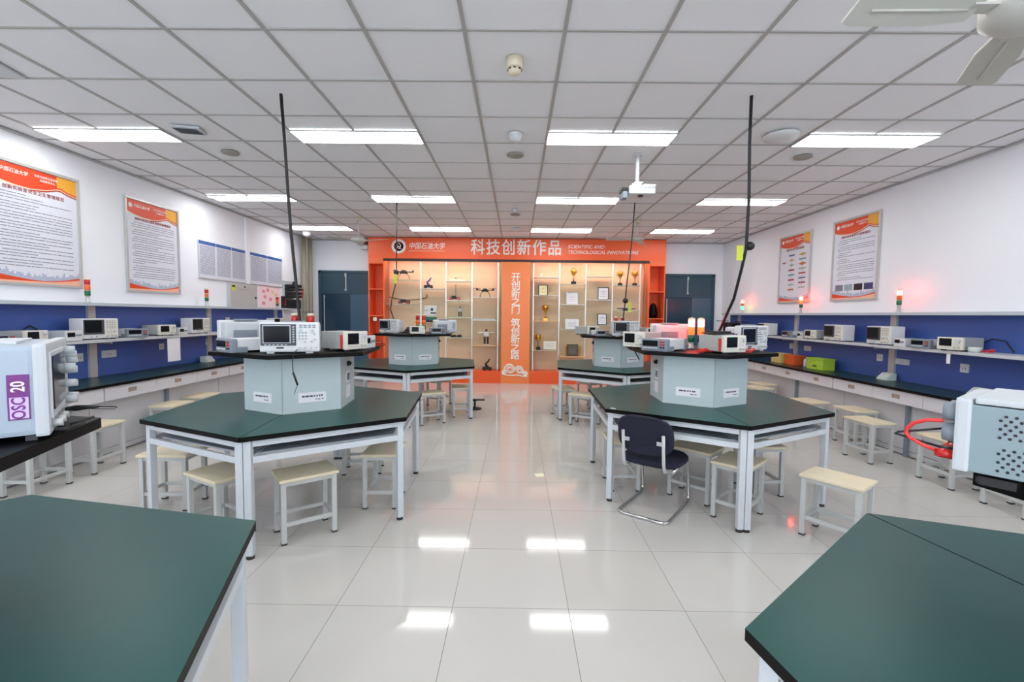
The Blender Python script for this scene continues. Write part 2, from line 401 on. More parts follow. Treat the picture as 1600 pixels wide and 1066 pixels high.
    b = MB(); b.cyl((.03, -.03, -.428), (.03, -.03, -.44), .028); b.out('ir_window', M_blackp, t)
    # hanging power drops
    def cord(name, label, pts, r, extra):
        t = thing(name, label, 'cable', pts[0]); o = Vector(pts[0])
        b = MB(); b.tube([Vector(p)-o for p in pts], r, 8); b.out('cord', M_cable, t)
        extra(t, o)
    def cone(t, o, p):
        b = MB(); b.cyl(Vector(p)-o, Vector(p)-o+Vector((0, 0, .055)), .032, .018); b.out('cord_boot', M_blackp, t)
    def plug(t, o, p, tx):
        b = MB(); b.ball(Vector(p)-o, .042); b.out('socket_plug', M_blackp, t)
        b = MB(); q = Vector(p)-o; b.box((q.x+tx, q.y-.03, q.z-.10), (.05, .004, .15), R(6), .001); b.out('warning_tag', M_ytag, t)
    cord('power_drop_cord', 'thick black power cord hanging from ceiling to the front left table tower',
         [(-1.848, 3.655, ZC), (-1.838, 3.68, 2.9), (-1.828, 3.70, 2.5), (-1.815, 3.71, 2.2), (-1.79, 3.73, 1.8), (-1.775, 3.75, 1.5), (-1.765, 3.77, 1.243)], .0125, lambda t, o: cone(t, o, (-1.765, 3.765, 1.40)))
    def extraR(t, o):
        b = MB(); b.ball(Vector((1.895, 3.80, 2.12))-o, .036); b.out('cord_grip', M_blackp, t)
        b = MB(); q = Vector((1.805, 3.78, 2.06))-o; b.box(q, (.055, .004, .12), R(5), .001); b.out('warning_tag', M_ytag, t)
    cord('power_drop_cord', 'thick black power cord hanging from ceiling to the front right table tower',
         [(1.776, 3.63, ZC), (1.80, 3.68, 2.9), (1.842, 3.74, 2.5), (1.865, 3.80, 2.1), (1.865, 3.86, 1.95), (1.875, 4.0, 1.7), (1.87, 4.26, 1.4), (1.86, 4.30, 1.243)], .0125, extraR)
    cord('power_drop_cord', 'thin black power cord with plug hanging over the back left table',
         [(-1.849, 7.124, ZC), (-1.854, 7.12, 2.6), (-1.856, 7.12, 2.18), (-1.87, 7.12, 2.0), (-1.93, 7.12, 1.75), (-1.95, 7.12, 1.6), (-1.90, 7.12, 1.45), (-1.80, 7.12, 1.243)], .0085, lambda t, o: plug(t, o, (-1.856, 7.11, 2.17), -.01))
    cord('power_drop_cord', 'thin black power cord with plug hanging over the back right table',
         [(1.75, 6.99, ZC), (1.73, 7.0, 2.8), (1.70, 7.0, 2.4), (1.66, 7.0, 2.0), (1.645, 7.0, 1.75), (1.63, 7.0, 1.6), (1.60, 7.02, 1.243)], .009, lambda t, o: plug(t, o, (1.645, 6.99, 1.77), .06))
ceiling_fittings()

# ------------------------------------------------------------------ hexagonal tables
RH = 1.06
def half_table():
    t = thing('half_hexagon_table', '', 'table')
    V = [hexpt(k, RH) for k in range(4)]; V[0] = (RH-.0, .0025); V[3] = (-RH, .0025)
    b = MB(); b.m(1); b.prism(V, .749, .78, 0); b.out('tabletop', [M_green, M_black], t)
    rl = RH-.062
    legs = [(RH-.060, .0245), hexpt(1, rl), hexpt(2, rl), (-RH+.060, .0245)]
    for i, (x, y) in enumerate(legs):
        rz = (0, R(30), R(-30), 0)[i]
        b = MB(); b.box((x, y, .388), (.044, .044, .734), rz, .004); lg = b.out('leg', M_frame, t)
        b = MB(); b.cyl((x, y, 0), (x, y, .022), .024, .02, 12); b.out('foot', M_foot, lg)
    b = MB()
    for i, j in ((0, 1), (1, 2), (2, 3), (0, 3)):
        p, q = Vector(legs[i]+(0,)), Vector(legs[j]+(0,)); c = (p+q)/2; d = q-p
        rz = math.atan2(d.y, d.x); n = Vector((d.y, -d.x, 0)).normalized()*.008
        if n.dot(c) < 0: n = -n
        if (i, j) == (0, 3): n *= 0
        b.box((c.x+n.x, c.y+n.y, .728), (d.length-.04, .022, .042), rz, .002)
        b.box((c.x+n.x, c.y+n.y, .625), (d.length-.04, .022, .04), rz, .002)
    b.out('rail', M_frame, t)
    b = MB(); s = .955; b.prism([(x*s*.985, max(.012, y*s*.985)) for x, y in [(RH-.09, .012), hexpt(1, rl), hexpt(2, rl), (-RH+.09, .012)]], .628, .64); b.out('under_shelf', M_shelfgrey, t)
    return t
HT = Proto(half_table)
TABLES = [('front left', -1.765, 3.77, 275.6), ('front right', 1.67, 4.24, 268.5), ('back left', -1.57, 7.12, 276.), ('back right', 1.57, 7.12, 265.),
          ('nearest left', -1.635, .825, 169.), ('nearest right', 1.564, .725, 100.)]
for nm, x, y, seam in TABLES:
    for k in (0, 1):
        a = seam+180*k
        mid = (a+90) % 360
        side = 'right' if math.cos(R(mid)) > 0 else 'left'
        HT.put('green topped half hexagon lab table, %s half of the %s hexagon' % (side, nm), (x, y, 0), R(a), 'green half hexagon lab tables')
def tower(nm, x, y, seam, knobside):
    t = thing('instrument_tower', 'grey blue hexagonal cabinet with black shelf on the %s table' % nm, 'cabinet', (x, y, .78), R(seam), 'hexagonal cabinets on the tables')
    b = MB(); b.prism([hexpt(k, .408) for k in range(6)], .002, .43); b.out('core', M_black, t)
    h = .42*math.cos(R(30))
    for k in range(6):
        a = R(30+60*k); c = Vector((math.cos(a), math.sin(a), 0))*(h-.006)
        tr = (.006 if k in (0, 3) else 0), (.006 if k in (2, 5) else 0)
        b = MB(); b.at((c.x, c.y, 0), a+PI/2)   # local x runs along the face, -y is outwards
        L = .21; b.bx(-L+tr[0], L-tr[1], -.006, .006, 0, .43); b.out('panel', M_panel, t)
    # printed door plates on the two faces either side of the front seam, knob and pictures on the third
    def face(k):
        a = R(30+60*k); c = Vector((math.cos(a), math.sin(a), 0))*(h+.0005); return c, a+PI/2
    for k in (0, 5):
        c, rz = face(k); b = MB(); b.at((c.x, c.y, 0), rz)
        b.bx(-.10, .10, -.004, 0, .075, .15, .001); pl = b.out('door_plate', M_paper, t)
        b = MB(); b.at((c.x, c.y, 0), rz); lines_of_print(b, -.075, .075, .122, .012, -.0042, .5); lines_of_print(b, .02, .08, .096, .006, -.0042, .4); b.out('plate_print', M_dtext, pl)
    c, rz = face(1 if knobside > 0 else 4)
    b = MB(); b.at((c.x, c.y, 0), rz); b.cyl((-.0, 0, .34), (0, -.018, .34), .022); b.cyl((0, -.018, .34), (0, -.03, .34), .012); b.out('cable_port', M_blackp, t)
    b = MB(); b.at((c.x, c.y, 0), rz); b.m(0).bx(-.05, .06, -.003, 0, .06, .16); b.m(1).bx(-.03, .04, -.004, 0, .20, .26); b.m(0).bx(-.045, .045, -.002, 0, .185, .275); b.out('notice', [M_paper, mat('slate_picture', (110, 116, 140), .5, noise=.4, nscale=40)], t)
    b = MB(); b.prism([hexpt(k, .65) for k in range(6)], .43, .46); b.out('shelf_board', M_black, t)
    if nm.startswith('nearest'): t.scale = (1, 1, .9675)     # these two cabinets are a little lower
    return t
for (nm, x, y, seam), ks in zip(TABLES, (1, -1, 1, -1, 1, -1)): tower(nm, x, y, {'nearest left': 169., 'nearest right': 100.}.get(nm, seam), ks)

# ------------------------------------------------------------------ stools and chair
def stool():
    t = thing('stool', '', 'stool')
    b = MB(); b.box((0, 0, .43), (.38, .285, .022), 0, .007); b.out('seat', M_wood, t)
    for sx in (1, -1):
        for sy in (1, -1):
            x, y = sx*.162, sy*.1145
            b = MB(); b.box((x, y, .214), (.032, .032, .408), 0, .003); lg = b.out('leg', M_metal, t)
            b = MB(); b.box((x, y, .006), (.035, .035, .012), 0, .002); b.out('foot', M_foot, lg)
    b = MB()
    for s in (1, -1): b.box((0, s*.1145, .405), (.30, .02, .03)); b.box((s*.162, 0, .405), (.02, .20, .03))
    b.out('seat_frame', M_metal, t)
    for s in (1, -1):
        b = MB(); b.box((0, s*.1145, .13), (.30, .02, .026), 0, .002); b.out('stretcher', M_metal, t)
        b = MB(); b.box((s*.162, 0, .13), (.02, .20, .026), 0, .002); b.out('stretcher', M_metal, t)
    return t
ST = Proto(stool)
for x, y, a, l in (
    (-2.70, 3.56, 2, 'cream topped stool at the left corner of the front left table'),
    (-2.03, 3.10, 152, 'cream topped stool under the front left table, just left of its double leg'),
    (-1.464, 3.14, 38, 'cream topped stool under the front left table, just right of its double leg'),
    (-1.066, 3.70, 93, 'cream topped stool at the right corner leg of the front left table'),
    (-1.48, 4.42, 10, 'cream topped stool half hidden at the far side of the front left table'),
    (-4.10, 5.40, 92, 'cream topped stool at the left wall bench, first beyond the front left tabletop edge'),
    (-4.15, 5.98, 90, 'cream topped stool at the left wall bench, last one seen over the front left tabletop'),
    (-4.06, 4.36, 91, 'cream topped stool by the left wall bench, beyond the scope marked OSC 20'),
    (-4.06, 3.80, 90, 'cream topped stool at the left edge of view below the nearest left shelf'),
    (3.866, 5.006, 97, 'cream topped stool pulled out in front of another at the right wall bench'),
    (4.17, 5.62, 93, 'cream topped stool behind the pulled out one, against the right wall bench'),
    (4.14, 7.70, 98, 'cream topped stool against the right wall bench behind the front right tower'),
    (3.84, 7.28, 110, 'cream topped stool just right of the front right tower, second row from the bench'),
    (3.942, 6.151, 103, 'cream topped stool showing over the right corner of the front right tabletop'),
    (4.06, 4.28, 92, 'cream topped stool behind the red lead loop of the nearest right power supply'),
    (4.06, 3.66, 90, 'cream topped stool at the right edge of view under the nearest right shelf'),
    (2.241, 3.152, 127, 'cream topped stool standing alone in front of the front right table'),
    (1.735, 3.515, 44, 'cream topped stool behind the double leg of the front right table'),
    (1.54, 3.88, 135, 'cream topped stool under the front right table, right of the navy chair'),
    (.971, 4.14, 90, 'cream topped stool behind the navy chair at the left corner of the front right table'),
    (2.172, 4.06, 93, 'cream topped stool under the right side of the front right table'),
    (-1.204, 6.44, 30, 'cream topped stool in front of the back left table'),
    (-.83, 6.97, 100, 'cream topped stool at the right side of the back left table'),
    (-1.30, 7.75, 60, 'cream topped stool behind the back left table, near the orange cabinet'),
    (-2.05, 6.45, 150, 'cream topped stool at the left front of the back left table'),
    (.98, 6.45, 150, 'cream topped stool in front of the back right table, left of its double leg'),
    (.72, 6.98, 100, 'cream topped stool at the left side of the back right table'),
    (1.25, 7.75, 120, 'cream topped stool behind the back right table'),
    (1.95, 6.40, 30, 'cream topped stool at the right front of the back right table')):
    ST.put(l, (x, y, 0), R(a), 'cream topped stools')
def chair():
    t = thing('cantilever_chair', 'navy padded cantilever chair with chrome frame at the front right table', 'chair', (1.127, 3.645, 0), R(54-90))
    r = .0125; w = .195      # local +y is the way the sitter faces (towards the table)
    def arc(c, r_, a0, a1, ax, n=5):
        return [(c[0], c[1]+r_*math.cos(R(a0+(a1-a0)*i/n)), c[2]+r_*math.sin(R(a0+(a1-a0)*i/n))) for i in range(n+1)]
    def side(s):
        p = [(s*(w-.05), -.28, r), (s*(w-.02), -.27, r), (s*w, -.24, r), (s*w, .1, r), (s*w, .22, r)]
        p += [(s*w, .262, .025), (s*w, .275, .06), (s*w, .255, .2), (s*w, .225, .36), (s*w, .205, .385), (s*w, .17, .392), (s*w, -.17, .372)]
        return p
    b = MB(); pr = side(-1)[::-1]+side(1); b.tube(pr, r, 10); b.out('tube_frame', M_chrome, t)
    b = MB()
    n = 24; prof = []
    for k in range(n):
        a = 2*PI*k/n; c, s_ = math.cos(a), math.sin(a)
        prof.append((.235*math.copysign(abs(c)**.6, c), .01+.215*math.copysign(abs(s_)**.6, s_)))
    for z0, z1, s0, s1 in ((.385, .40, .92, 1), (.40, .425, 1, 1), (.425, .442, 1, .93)):
        A = [b.v((x*s0, y*s0, z0)) for x, y in prof]; B = [b.v((x*s1, y*s1, z1)) for x, y in prof]
        for k in range(n): b.f([A[k], A[(k+1) % n], B[(k+1) % n], B[k]], True)
        if z0 == .385: b.f(A[::-1])
        if z1 == .442: b.f(B)
    b.out('seat', M_navy, t)
    b = MB(); prof = []
    for k in range(n):
        a = 2*PI*k/n; c, s_ = math.cos(a), math.sin(a)
        prof.append((.215*math.copysign(abs(c)**.65, c), .64+.155*math.copysign(abs(s_)**.65, s_)))
    def yb(x, z): return -.235-(z-.5)*.22+x*x*.7
    rings = []
    for off, sc in ((-.022, .93), (-.012, 1), (.012, 1), (.024, .93)):
        rings.append([b.v((x*sc, yb(x*sc, .64+(z-.64)*sc)+off, .64+(z-.64)*sc)) for x, z in prof])
    for A, B in zip(rings, rings[1:]):
        for k in range(n): b.f([A[k], A[(k+1) % n], B[(k+1) % n], B[k]], True)
    b.f(rings[0]); b.f(rings[-1][::-1]); b.out('backrest', M_navy, t)
    for s in (1, -1):
        b = MB(); b.tube([(s*.155, -.17, .37), (s*.155, -.235, .385), (s*.155, -.262, .44), (s*.155, -.275, .54), (s*.155, -.288, .665)], .013, 8); br = b.out('back_support', M_metal, t)
        b = MB(); b.box((s*.13, -.282, .60), (.05, .008, .03), 0, .003); b.cyl((s*.118, -.284, .60), (s*.118, -.292, .60), .008, None, 10); b.out('fixing_bracket', M_alu, br)
    return t
chair()

# ------------------------------------------------------------------ wall benches and racks
def bench(side):
    left = side == 'left'; sg = -1 if left else 1
    wall = XL if left else XR
    def X(d): return wall - sg*d       # d metres out from the wall
    fx = .64                             # worktop depth
    if not left: fx = .55
    y0, y1 = (2.57, 9.35) if left else (2.05, 10.2)
    b = MB(); b.m(1); xs = sorted((X(0.0), X(fx)))
    b.prism([(xs[0], y0), (xs[1], y0), (xs[1], y1), (xs[0], y1)], .752, .782, 0)
    tag(b.out('worktop', [M_benchtop, M_black]), 'long dark green black edged worktop along the %s wall' % side, 'worktop')
    seams = [2.57, 4.61, 6.65, 8.69, 9.35] if left else [2.05, 4.09, 6.13, 8.17, 10.2]
    names = ['nearest', 'second', 'third', 'farthest']
    for i in range(4):
        a, c = seams[i], seams[i+1]; n = max(1, round((c-a)/.68))
        t = thing('bench_cabinet', 'white drawer bench unit along the %s wall, %s from the viewer' % (side, names[i]), 'cabinet', (X(fx-.03), a, 0), 0, 'white bench units')
        def loc(x0, x1): return sorted((x0*-sg, x1*-sg))   # outwards from front plane, negative = towards the wall
        b = MB()
        e0, e1 = loc(-.18, -.165); b.bx(e0, e1, .004, c-a-.004, .07, .61); b.bx(e0, e1, .004, c-a-.004, .012, .064)
        b.out('back_panel', mat('grey_white_panel', (206, 206, 210), .5), t)
        e0, e1 = loc(-.45, -.02); b = MB(); b.bx(e0, e1, .003, c-a-.003, .61, .75); b.out('drawer_case', M_frame, t)
        e0, e1 = loc(-.16, -.13); b = MB(); m_ = (c-a)/2; b.bx(e0, e1, m_-.02, m_+.02, 0, .61); b.out('post', M_greyp, t)
        for k in range(n):
            u0, u1 = (c-a)*k/n, (c-a)*(k+1)/n
            e0, e1 = loc(-.02, 0); b = MB(); b.bx(e0, e1, u0+(.008 if k == 0 else .0025), u1-(.008 if k == n-1 else .0025), .608, .748, .002); d = b.out('drawer', mat('drawer_white', (214, 214, 220), .4), t)
            um = (u0+u1)/2; b = MB()
            e0, e1 = loc(0, .006); b.bx(e0, e1, um-.05, um+.05, .695, .705); b.bx(e0, e1, um-.05, um-.04, .66, .70); b.bx(e0, e1, um+.04, um+.05, .66, .70); e0, e1 = loc(0, .002); b.bx(e0, e1, um-.04, um+.04, .66, .697)
            b.out('drawer_pull', mat('tan_grey_metal', (176, 160, 150), .4, .3), d)
    # rack with blue back
    t = thing('instrument_rack', 'two tier instrument rack with blue back panel along the %s wall' % side, 'shelf', (wall, y0, .782))
    def bxl(b, d0, d1, u0, u1, z0, z1, bev=0):
        q = sorted((-sg*d0, -sg*d1)); b.bx(q[0], q[1], u0-y0, u1-y0, z0-.782, z1-.782, bev)
    b = MB(); bxl(b, .0, .03, y0, y1, .783, 1.585); b.out('back_panel', M_blue, t)
    b = MB(); bxl(b, .0, .22, y0, y1, 1.585, 1.62, .003); b.out('top_shelf', M_shelfgrey if left else M_shelfgrey, t)
    b = MB(); bxl(b, .03, .33, y0, y1-.15, 1.19, 1.222, .003); b.out('middle_shelf', mat('pale_shelf', (196, 200, 204), .4), t)
    for yy in ((3.12, 5.10, 7.07, 9.05) if left else (3.78, 5.77, 7.76, 9.75)):
        b = MB(); bxl(b, .03, .06, yy-.045, yy+.045, .783, 1.19, .003); bxl(b, .03, .06, yy-.045, yy+.045, 1.222, 1.585, .003); b.out('upright', M_alu, t)
        b = MB(); bxl(b, .06, .27, yy-.01, yy+.01, 1.165, 1.189); b.out('bracket', M_alu, t)
    return t
bench('left'); bench('right')

# ------------------------------------------------------------------ instruments (front faces local -y, origin at base centre)
def feet(b, w, d, z=.0):
    for sx in (1, -1):
        for sy in (1, -1): b.box((sx*(w/2-.04), sy*(d/2-.03), z+.006), (.04, .02, .012))
def scope():
    w, h, d = .40, .215, .15
    t = thing('oscilloscope', '', 'oscilloscope')
    b = MB(); b.box((0, -.045, .012+h/2), (w, .06, h), 0, .012); b.out('front_case', M_white, t)
    b = MB(); b.box((0, .03, .012+h/2-.004), (w-.02, .11, h-.02), 0, .02); cs = b.out('rear_case', M_lgrey, t)
    b = MB()
    for k in range(7): b.bx(-.165, -.115, .0835, .087, .07+.016*k, .077+.016*k)
    b.out('rear_vent', M_dgrey, cs)
    b = MB(); b.box((.05, .088, .10), (.16, .016, .10), 0, .004); b.out('rear_socket_panel', M_greyp, cs)
    b = MB(); b.m(0); b.box((.02, .0, .012+h+.001), (.16, .05, .014), 0, .005); b.out('carry_handle', M_greyp, t)
    b = MB(); b.box((-.075, -.077, .135), (.235, .006, .155), 0, .003); bz = b.out('bezel', M_dgrey, t)
    b = MB(); b.box((-.085, -.081, .14), (.185, .004, .13), 0, .001); b.out('bezel_trim', M_lgrey, bz)
    b = MB(); b.box((-.085, -.084, .14), (.172, .003, .118)); b.out('screen', M_screen, t)
    b = MB()
    for k in range(7): b.box((.026, -.0815, .085+.018*k), (.012, .004, .009))
    for k in range(6): b.box((-.16+.027*k, -.0815, .064), (.016, .004, .006))
    b.out('soft_key', M_lgrey, bz)
    b = MB()
    for i in range(4):
        for j in range(2): b.box((.075+.03*i, -.077, .205-.014*j), (.02, .004, .008))
    for i in range(3):
        for j in range(3): b.box((.065+.022*i, -.077, .15-.022*j), (.012, .004, .008))
    b.out('button', M_greyp, t)
    for (x, z, r) in ((.07, .17, .009), (.15, .165, .011), (.165, .14, .008), (.165, .10, .008), (.10, .085, .008), (.145, .085, .008)):
        b = MB(); b.cyl((x, -.074, z), (x, -.094, z), r, r*.85, 12); b.out('knob', M_lgrey, t)
    for x in (.06, .10, .14, .175):
        b = MB(); b.cyl((x, -.074, .04), (x, -.092, .04), .007, None, 10); b.out('input_socket', M_alu, t)
    b = MB(); b.bx(-.09, -.04, -.0775, -.0755, .036, .046); b.out('usb_port', M_blackp, t)
    b = MB(); b.box((-.13, -.04, .006), (.05, .06, .012), 0, .002); b.box((.13, -.04, .006), (.05, .06, .012), 0, .002); b.box((0, .06, .006), (.2, .02, .012)); b.out('foot', M_lgrey, t)
    return t
def funcgen(red):
    def mk():
        w, h, d = .215, .115, .30
        t = thing('function_generator', '', 'function generator')
        b = MB(); b.box((0, .01, .012+h/2), (w-.01, d-.04, h-.006), 0, .003); b.out('case', M_beigep, t)
        b = MB(); b.box((0, -d/2+.012, .012+h/2), (w, .035, h), 0, .008); b.out('front_panel', M_offw, t)
        b = MB(); b.box((-.035, -d/2-.0065, .08), (.105, .004, .07), 0, .001); b.out('screen', M_screen, t)
        b = MB()
        for i in range(3):
            for j in range(4): b.box((.045+.017*i, -d/2-.006, .105-.015*j), (.011, .004, .008))
        for i in range(5): b.box((-.08+.02*i, -d/2-.006, .032), (.012, .004, .006))
        b.out('button', M_lgrey, t)
        b = MB(); b.cyl((.08, -d/2-.004, .095), (.08, -d/2-.024, .095), .013, .011); b.out('knob', M_lgrey, t)
        for x in (.045, .08):
            b = MB(); b.cyl((x, -d/2-.004, .034), (x, -d/2-.022, .034), .007, None, 10); b.out('output_socket', M_alu, t)
        if red:
            b = MB(); b.box((-w/2+.004, -d/2+.05, .075), (.004, .03, .06)); b.box((-w/2+.0035, -d/2+.05, .03), (.004, .022, .03)); b.out('red_label', mat('red_sticker', (206, 54, 44), .5), t)
        b = MB(); feet(b, w, d); b.out('foot', M_dgrey, t)
        return t
    return mk
def multimeter():
    w, h, d = .22, .095, .30
    t = thing('bench_multimeter', '', 'multimeter')
    b = MB(); b.box((0, .01, .052), (w-.02, d-.05, h-.016), 0, .004); b.out('case', M_white, t)
    b = MB(); b.box((0, -d/2+.018, h/2), (w, .045, h), 0, .012); b.box((0, -d/2+.07, .02), (w, .07, .04), 0, .008); b.out('front_bumper', M_greyp, t)
    b = MB(); b.box((0, d/2-.02, h/2), (w, .04, h), 0, .012); b.out('rear_bumper', M_greyp, t)
    b = MB(); b.box((-.03, -d/2-.006, .06), (.125, .004, .042)); b.out('display', M_screen, t)
    b = MB()
    for i in range(6): b.box((-.085+.021*i, -d/2-.006, .025), (.014, .004, .009))
    b.out('button', M_white, t)
    for i in range(2):
        for j in range(3):
            b = MB(); b.cyl((.06+.022*i, -d/2-.004, .072-.021*j), (.06+.022*i, -d/2-.012, .072-.021*j), .0065, None, 10); b.out('input_jack', M_red if j < 2 else M_blackp, t)
    return t
def smallbox():
    t = thing('counter_unit', '', 'instrument')
    b = MB(); b.box((0, .01, .05), (.15, .20, .09), 0, .004); b.out('case', M_lgrey, t)
    b = MB(); b.box((0, -.098, .05), (.155, .02, .095), 0, .004); b.out('front_panel', M_white, t)
    b = MB(); b.box((-.03, -.1095, .06), (.07, .004, .04)); b.out('display', M_screen, t)
    for x in (.025, .05):
        b = MB(); b.cyl((x, -.106, .055), (x, -.122, .055), .010, .008); b.out('knob', M_greyp, t)
    b = MB(); feet(b, .15, .18); b.out('foot', M_dgrey, t)
    return t
def benchscope():        # the smaller boxy scope used on the wall racks
    w, h, d = .36, .205, .16
    t = thing('oscilloscope', '', 'oscilloscope')
    b = MB(); b.box((0, 0, .012+h/2), (w, d, h), 0, .012); b.out('case', M_white, t)
    b = MB(); b.box((-.07, -d/2-.002, .13), (.20, .006, .15), 0, .002); bz = b.out('bezel', M_dgrey, t)
    b = MB(); b.box((-.08, -d/2-.006, .135), (.162, .003, .122)); b.out('screen', M_screen, t)
    b = MB(); b.box((.105, -d/2-.001, .12), (.12, .004, .16)); b.out('control_panel', M_offw, t)
    b = MB()
    for i in range(4):
        for j in range(5): b.box((.062+.026*i, -d/2-.004, .19-.018*j), (.014, .003, .007))
    b.out('button', M_greyp, t)
    for x in (.07, .105, .14):
        b = MB(); b.cyl((x, -d/2-.002, .085), (x, -d/2-.02, .085), .010, .008); b.out('knob', M_lgrey, t)
    for x in (-.1, -.05, .06, .11, .15):
        b = MB(); b.cyl((x, -d/2, .034), (x, -d/2-.014, .034), .0065, None, 10); b.out('input_socket', M_alu, t)
    b = MB(); feet(b, w, d); b.out('foot', M_dgrey, t)
    return t
SC, FG, FGR, MM, SB, BS = Proto(scope), Proto(funcgen(False)), Proto(funcgen(True)), Proto(multimeter), Proto(smallbox), Proto(benchscope)
ZS = 1.2402; ZN = 1.2254
G = 'lab instruments on the table towers'
def inst():
    # front left tower
    SC.put('large white oscilloscope facing the viewer on the front left tower', (-1.66, 3.385, ZS), R(15), G)
    SC.put('white oscilloscope turned away showing its vented back on the front left tower', (-2.20, 3.76, ZS), R(228), G, (1.05, 1, 1.02))
    MM.put('grey bench multimeter at the left end of the front left tower shelf', (-2.04, 3.46, ZS), R(-34), G, 1.08)
    FGR.put('function generator with red side label on the front left tower', (-1.385, 3.675, ZS), R(60), G, (1, 1, 1.22))
    SB.put('small grey counter at the right end of the front left tower shelf', (-1.36, 3.93, ZS), R(75), G, 1.1)
    # front right tower
    SC.put('white oscilloscope with purple label at the right of the front right tower', (2.06, 4.13, ZS), R(31), G)
    FGR.put('function generator with red side label on the front right tower', (1.72, 3.87, ZS), R(20), G, (1.03, 1, 1.2))
    MM.put('grey bench multimeter at the front of the front right tower', (1.31, 4.06, ZS), R(-48), G, 1.13)
    FG.put('cream function generator at the left end of the front right tower', (1.20, 4.36, ZS), R(-50), G, (1.05, 1, 1.2))
    SC.put('oscilloscope turned away, washed red by the lit lamps, front right tower', (1.56, 4.62, ZS), R(180), G)
    # back left tower
    SC.put('white oscilloscope at the left of the back left tower', (-1.90, 6.98, ZS), R(-28), G, .92)
    FG.put('function generator in the middle of the back left tower', (-1.46, 6.72, ZS), R(18), G, .95)
    MM.put('bench multimeter at the right of the back left tower', (-1.19, 6.93, ZS), R(16), G)
    SC.put('oscilloscope turned away behind the multimeter on the back left tower', (-1.12, 7.22, ZS), R(195), G, .92)
    # back right tower
    FG.put('grey function generator at the left end of the back right tower', (1.10, 7.18, ZS), R(35), G, 1.05)
    MM.put('bench multimeter left of the scope on the back right tower', (1.24, 6.86, ZS), R(12), G, .9)
    SC.put('large oscilloscope facing the viewer on the back right tower', (1.59, 6.76, ZS), R(8), G)
    FG.put('cream instrument right of the scope on the back right tower', (1.97, 7.05, ZS), R(30), G)
    # left wall rack (fronts face +x), right wall rack (fronts face -x)
    zl = 1.2222; GL = 'instruments on the left wall rack'; GR = 'instruments on the right wall rack'
    xl = XL+.33
    def L(P, l, y, d, s=1, dx=0, rz=90): P.put(l, (xl-d/2-.012-dx, y, zl), R(rz), GL, s)
    L(FG, 'cream instrument with cord loop, nearest on the left wall rack', 4.24, .30, .95, -.02)
    L(MM, 'dark display multimeter at the left edge of view on the left wall rack', 3.95, .30, 1, -.02)
    L(SB, 'small instrument left of the large scope on the left wall rack', 4.60, .2, 1.1)
    L(BS, 'large boxy oscilloscope below the nearest signal tower on the left wall rack', 4.93, .16, 1.05, 0, 82)
    L(MM, 'grey multimeter right of the large scope on the left wall rack', 5.40, .30, (1.1, .9, 1.1), -.05, 75)
    L(FG, 'cream function generator with black screen mid left wall rack', 5.86, .30, (1.1, .9, 1.1), -.04, 80)
    L(SB, 'small instrument between generator and second scope on the left wall rack', 6.14, .2, 1, 0)
    L(BS, 'second boxy oscilloscope on the left wall rack, beyond the cream function generator', 6.50, .16, 1.02)
    L(BS, 'farthest boxy oscilloscope at the end of the left wall rack', 8.66, .16, .95)
    L(SB, 'small box on the left wall rack behind the turned away scope', 7.4, .2, 1)
    xr = XR-.33
    def Rr(P, l, y, d, s=1, dx=0, rz=-90): P.put(l, (xr+d/2+.012+dx, y, zl), R(rz), GR, s)
    Rr(FGR, 'function generator with black screen, nearest on the right wall rack', 4.72, .30, (1.1, .9, 1.1), -.05, -80)
    Rr(MM, 'bench multimeter second nearest on the right wall rack', 5.06, .30, (1.05, .9, 1.05), -.04, -85)
    Rr(SB, 'small white counter right of the nearest scope on the right wall rack', 5.34, .2, 1)
    Rr(BS, 'boxy oscilloscope left of the lit signal tower on the right wall rack', 5.66, .16, 1.05)
    Rr(BS, 'boxy oscilloscope second along the right wall rack', 6.47, .16, 1.05)
    Rr(FG, 'cream function generator left of the second scope, right wall rack', 6.96, .30, (1.1, .9, 1.1), -.03, -88)
    Rr(SB, 'small instrument in the middle of the right wall rack', 7.22, .2, .95)
    Rr(MM, 'bench multimeter in the middle of the right wall rack', 7.56, .30, (1.1, .9, 1.1), -.03)
    Rr(BS, 'boxy oscilloscope far along the right wall rack behind the front right tower', 8.30, .16, 1)
inst()
def purple_label():      # sticker on the side of the front right scope
    for o in list(COL.objects):
        if o.get('label', '').startswith('white oscilloscope with purple label'):
            b = MB(); b.m(0).bx(-.2012, -.199, -.045, -.005, .10, .155); b.m(1).bx(-.2018, -.2012, -.038, -.012, .106, .148); b.out('purple_label', [M_purple, M_lilac], o)
purple_label()
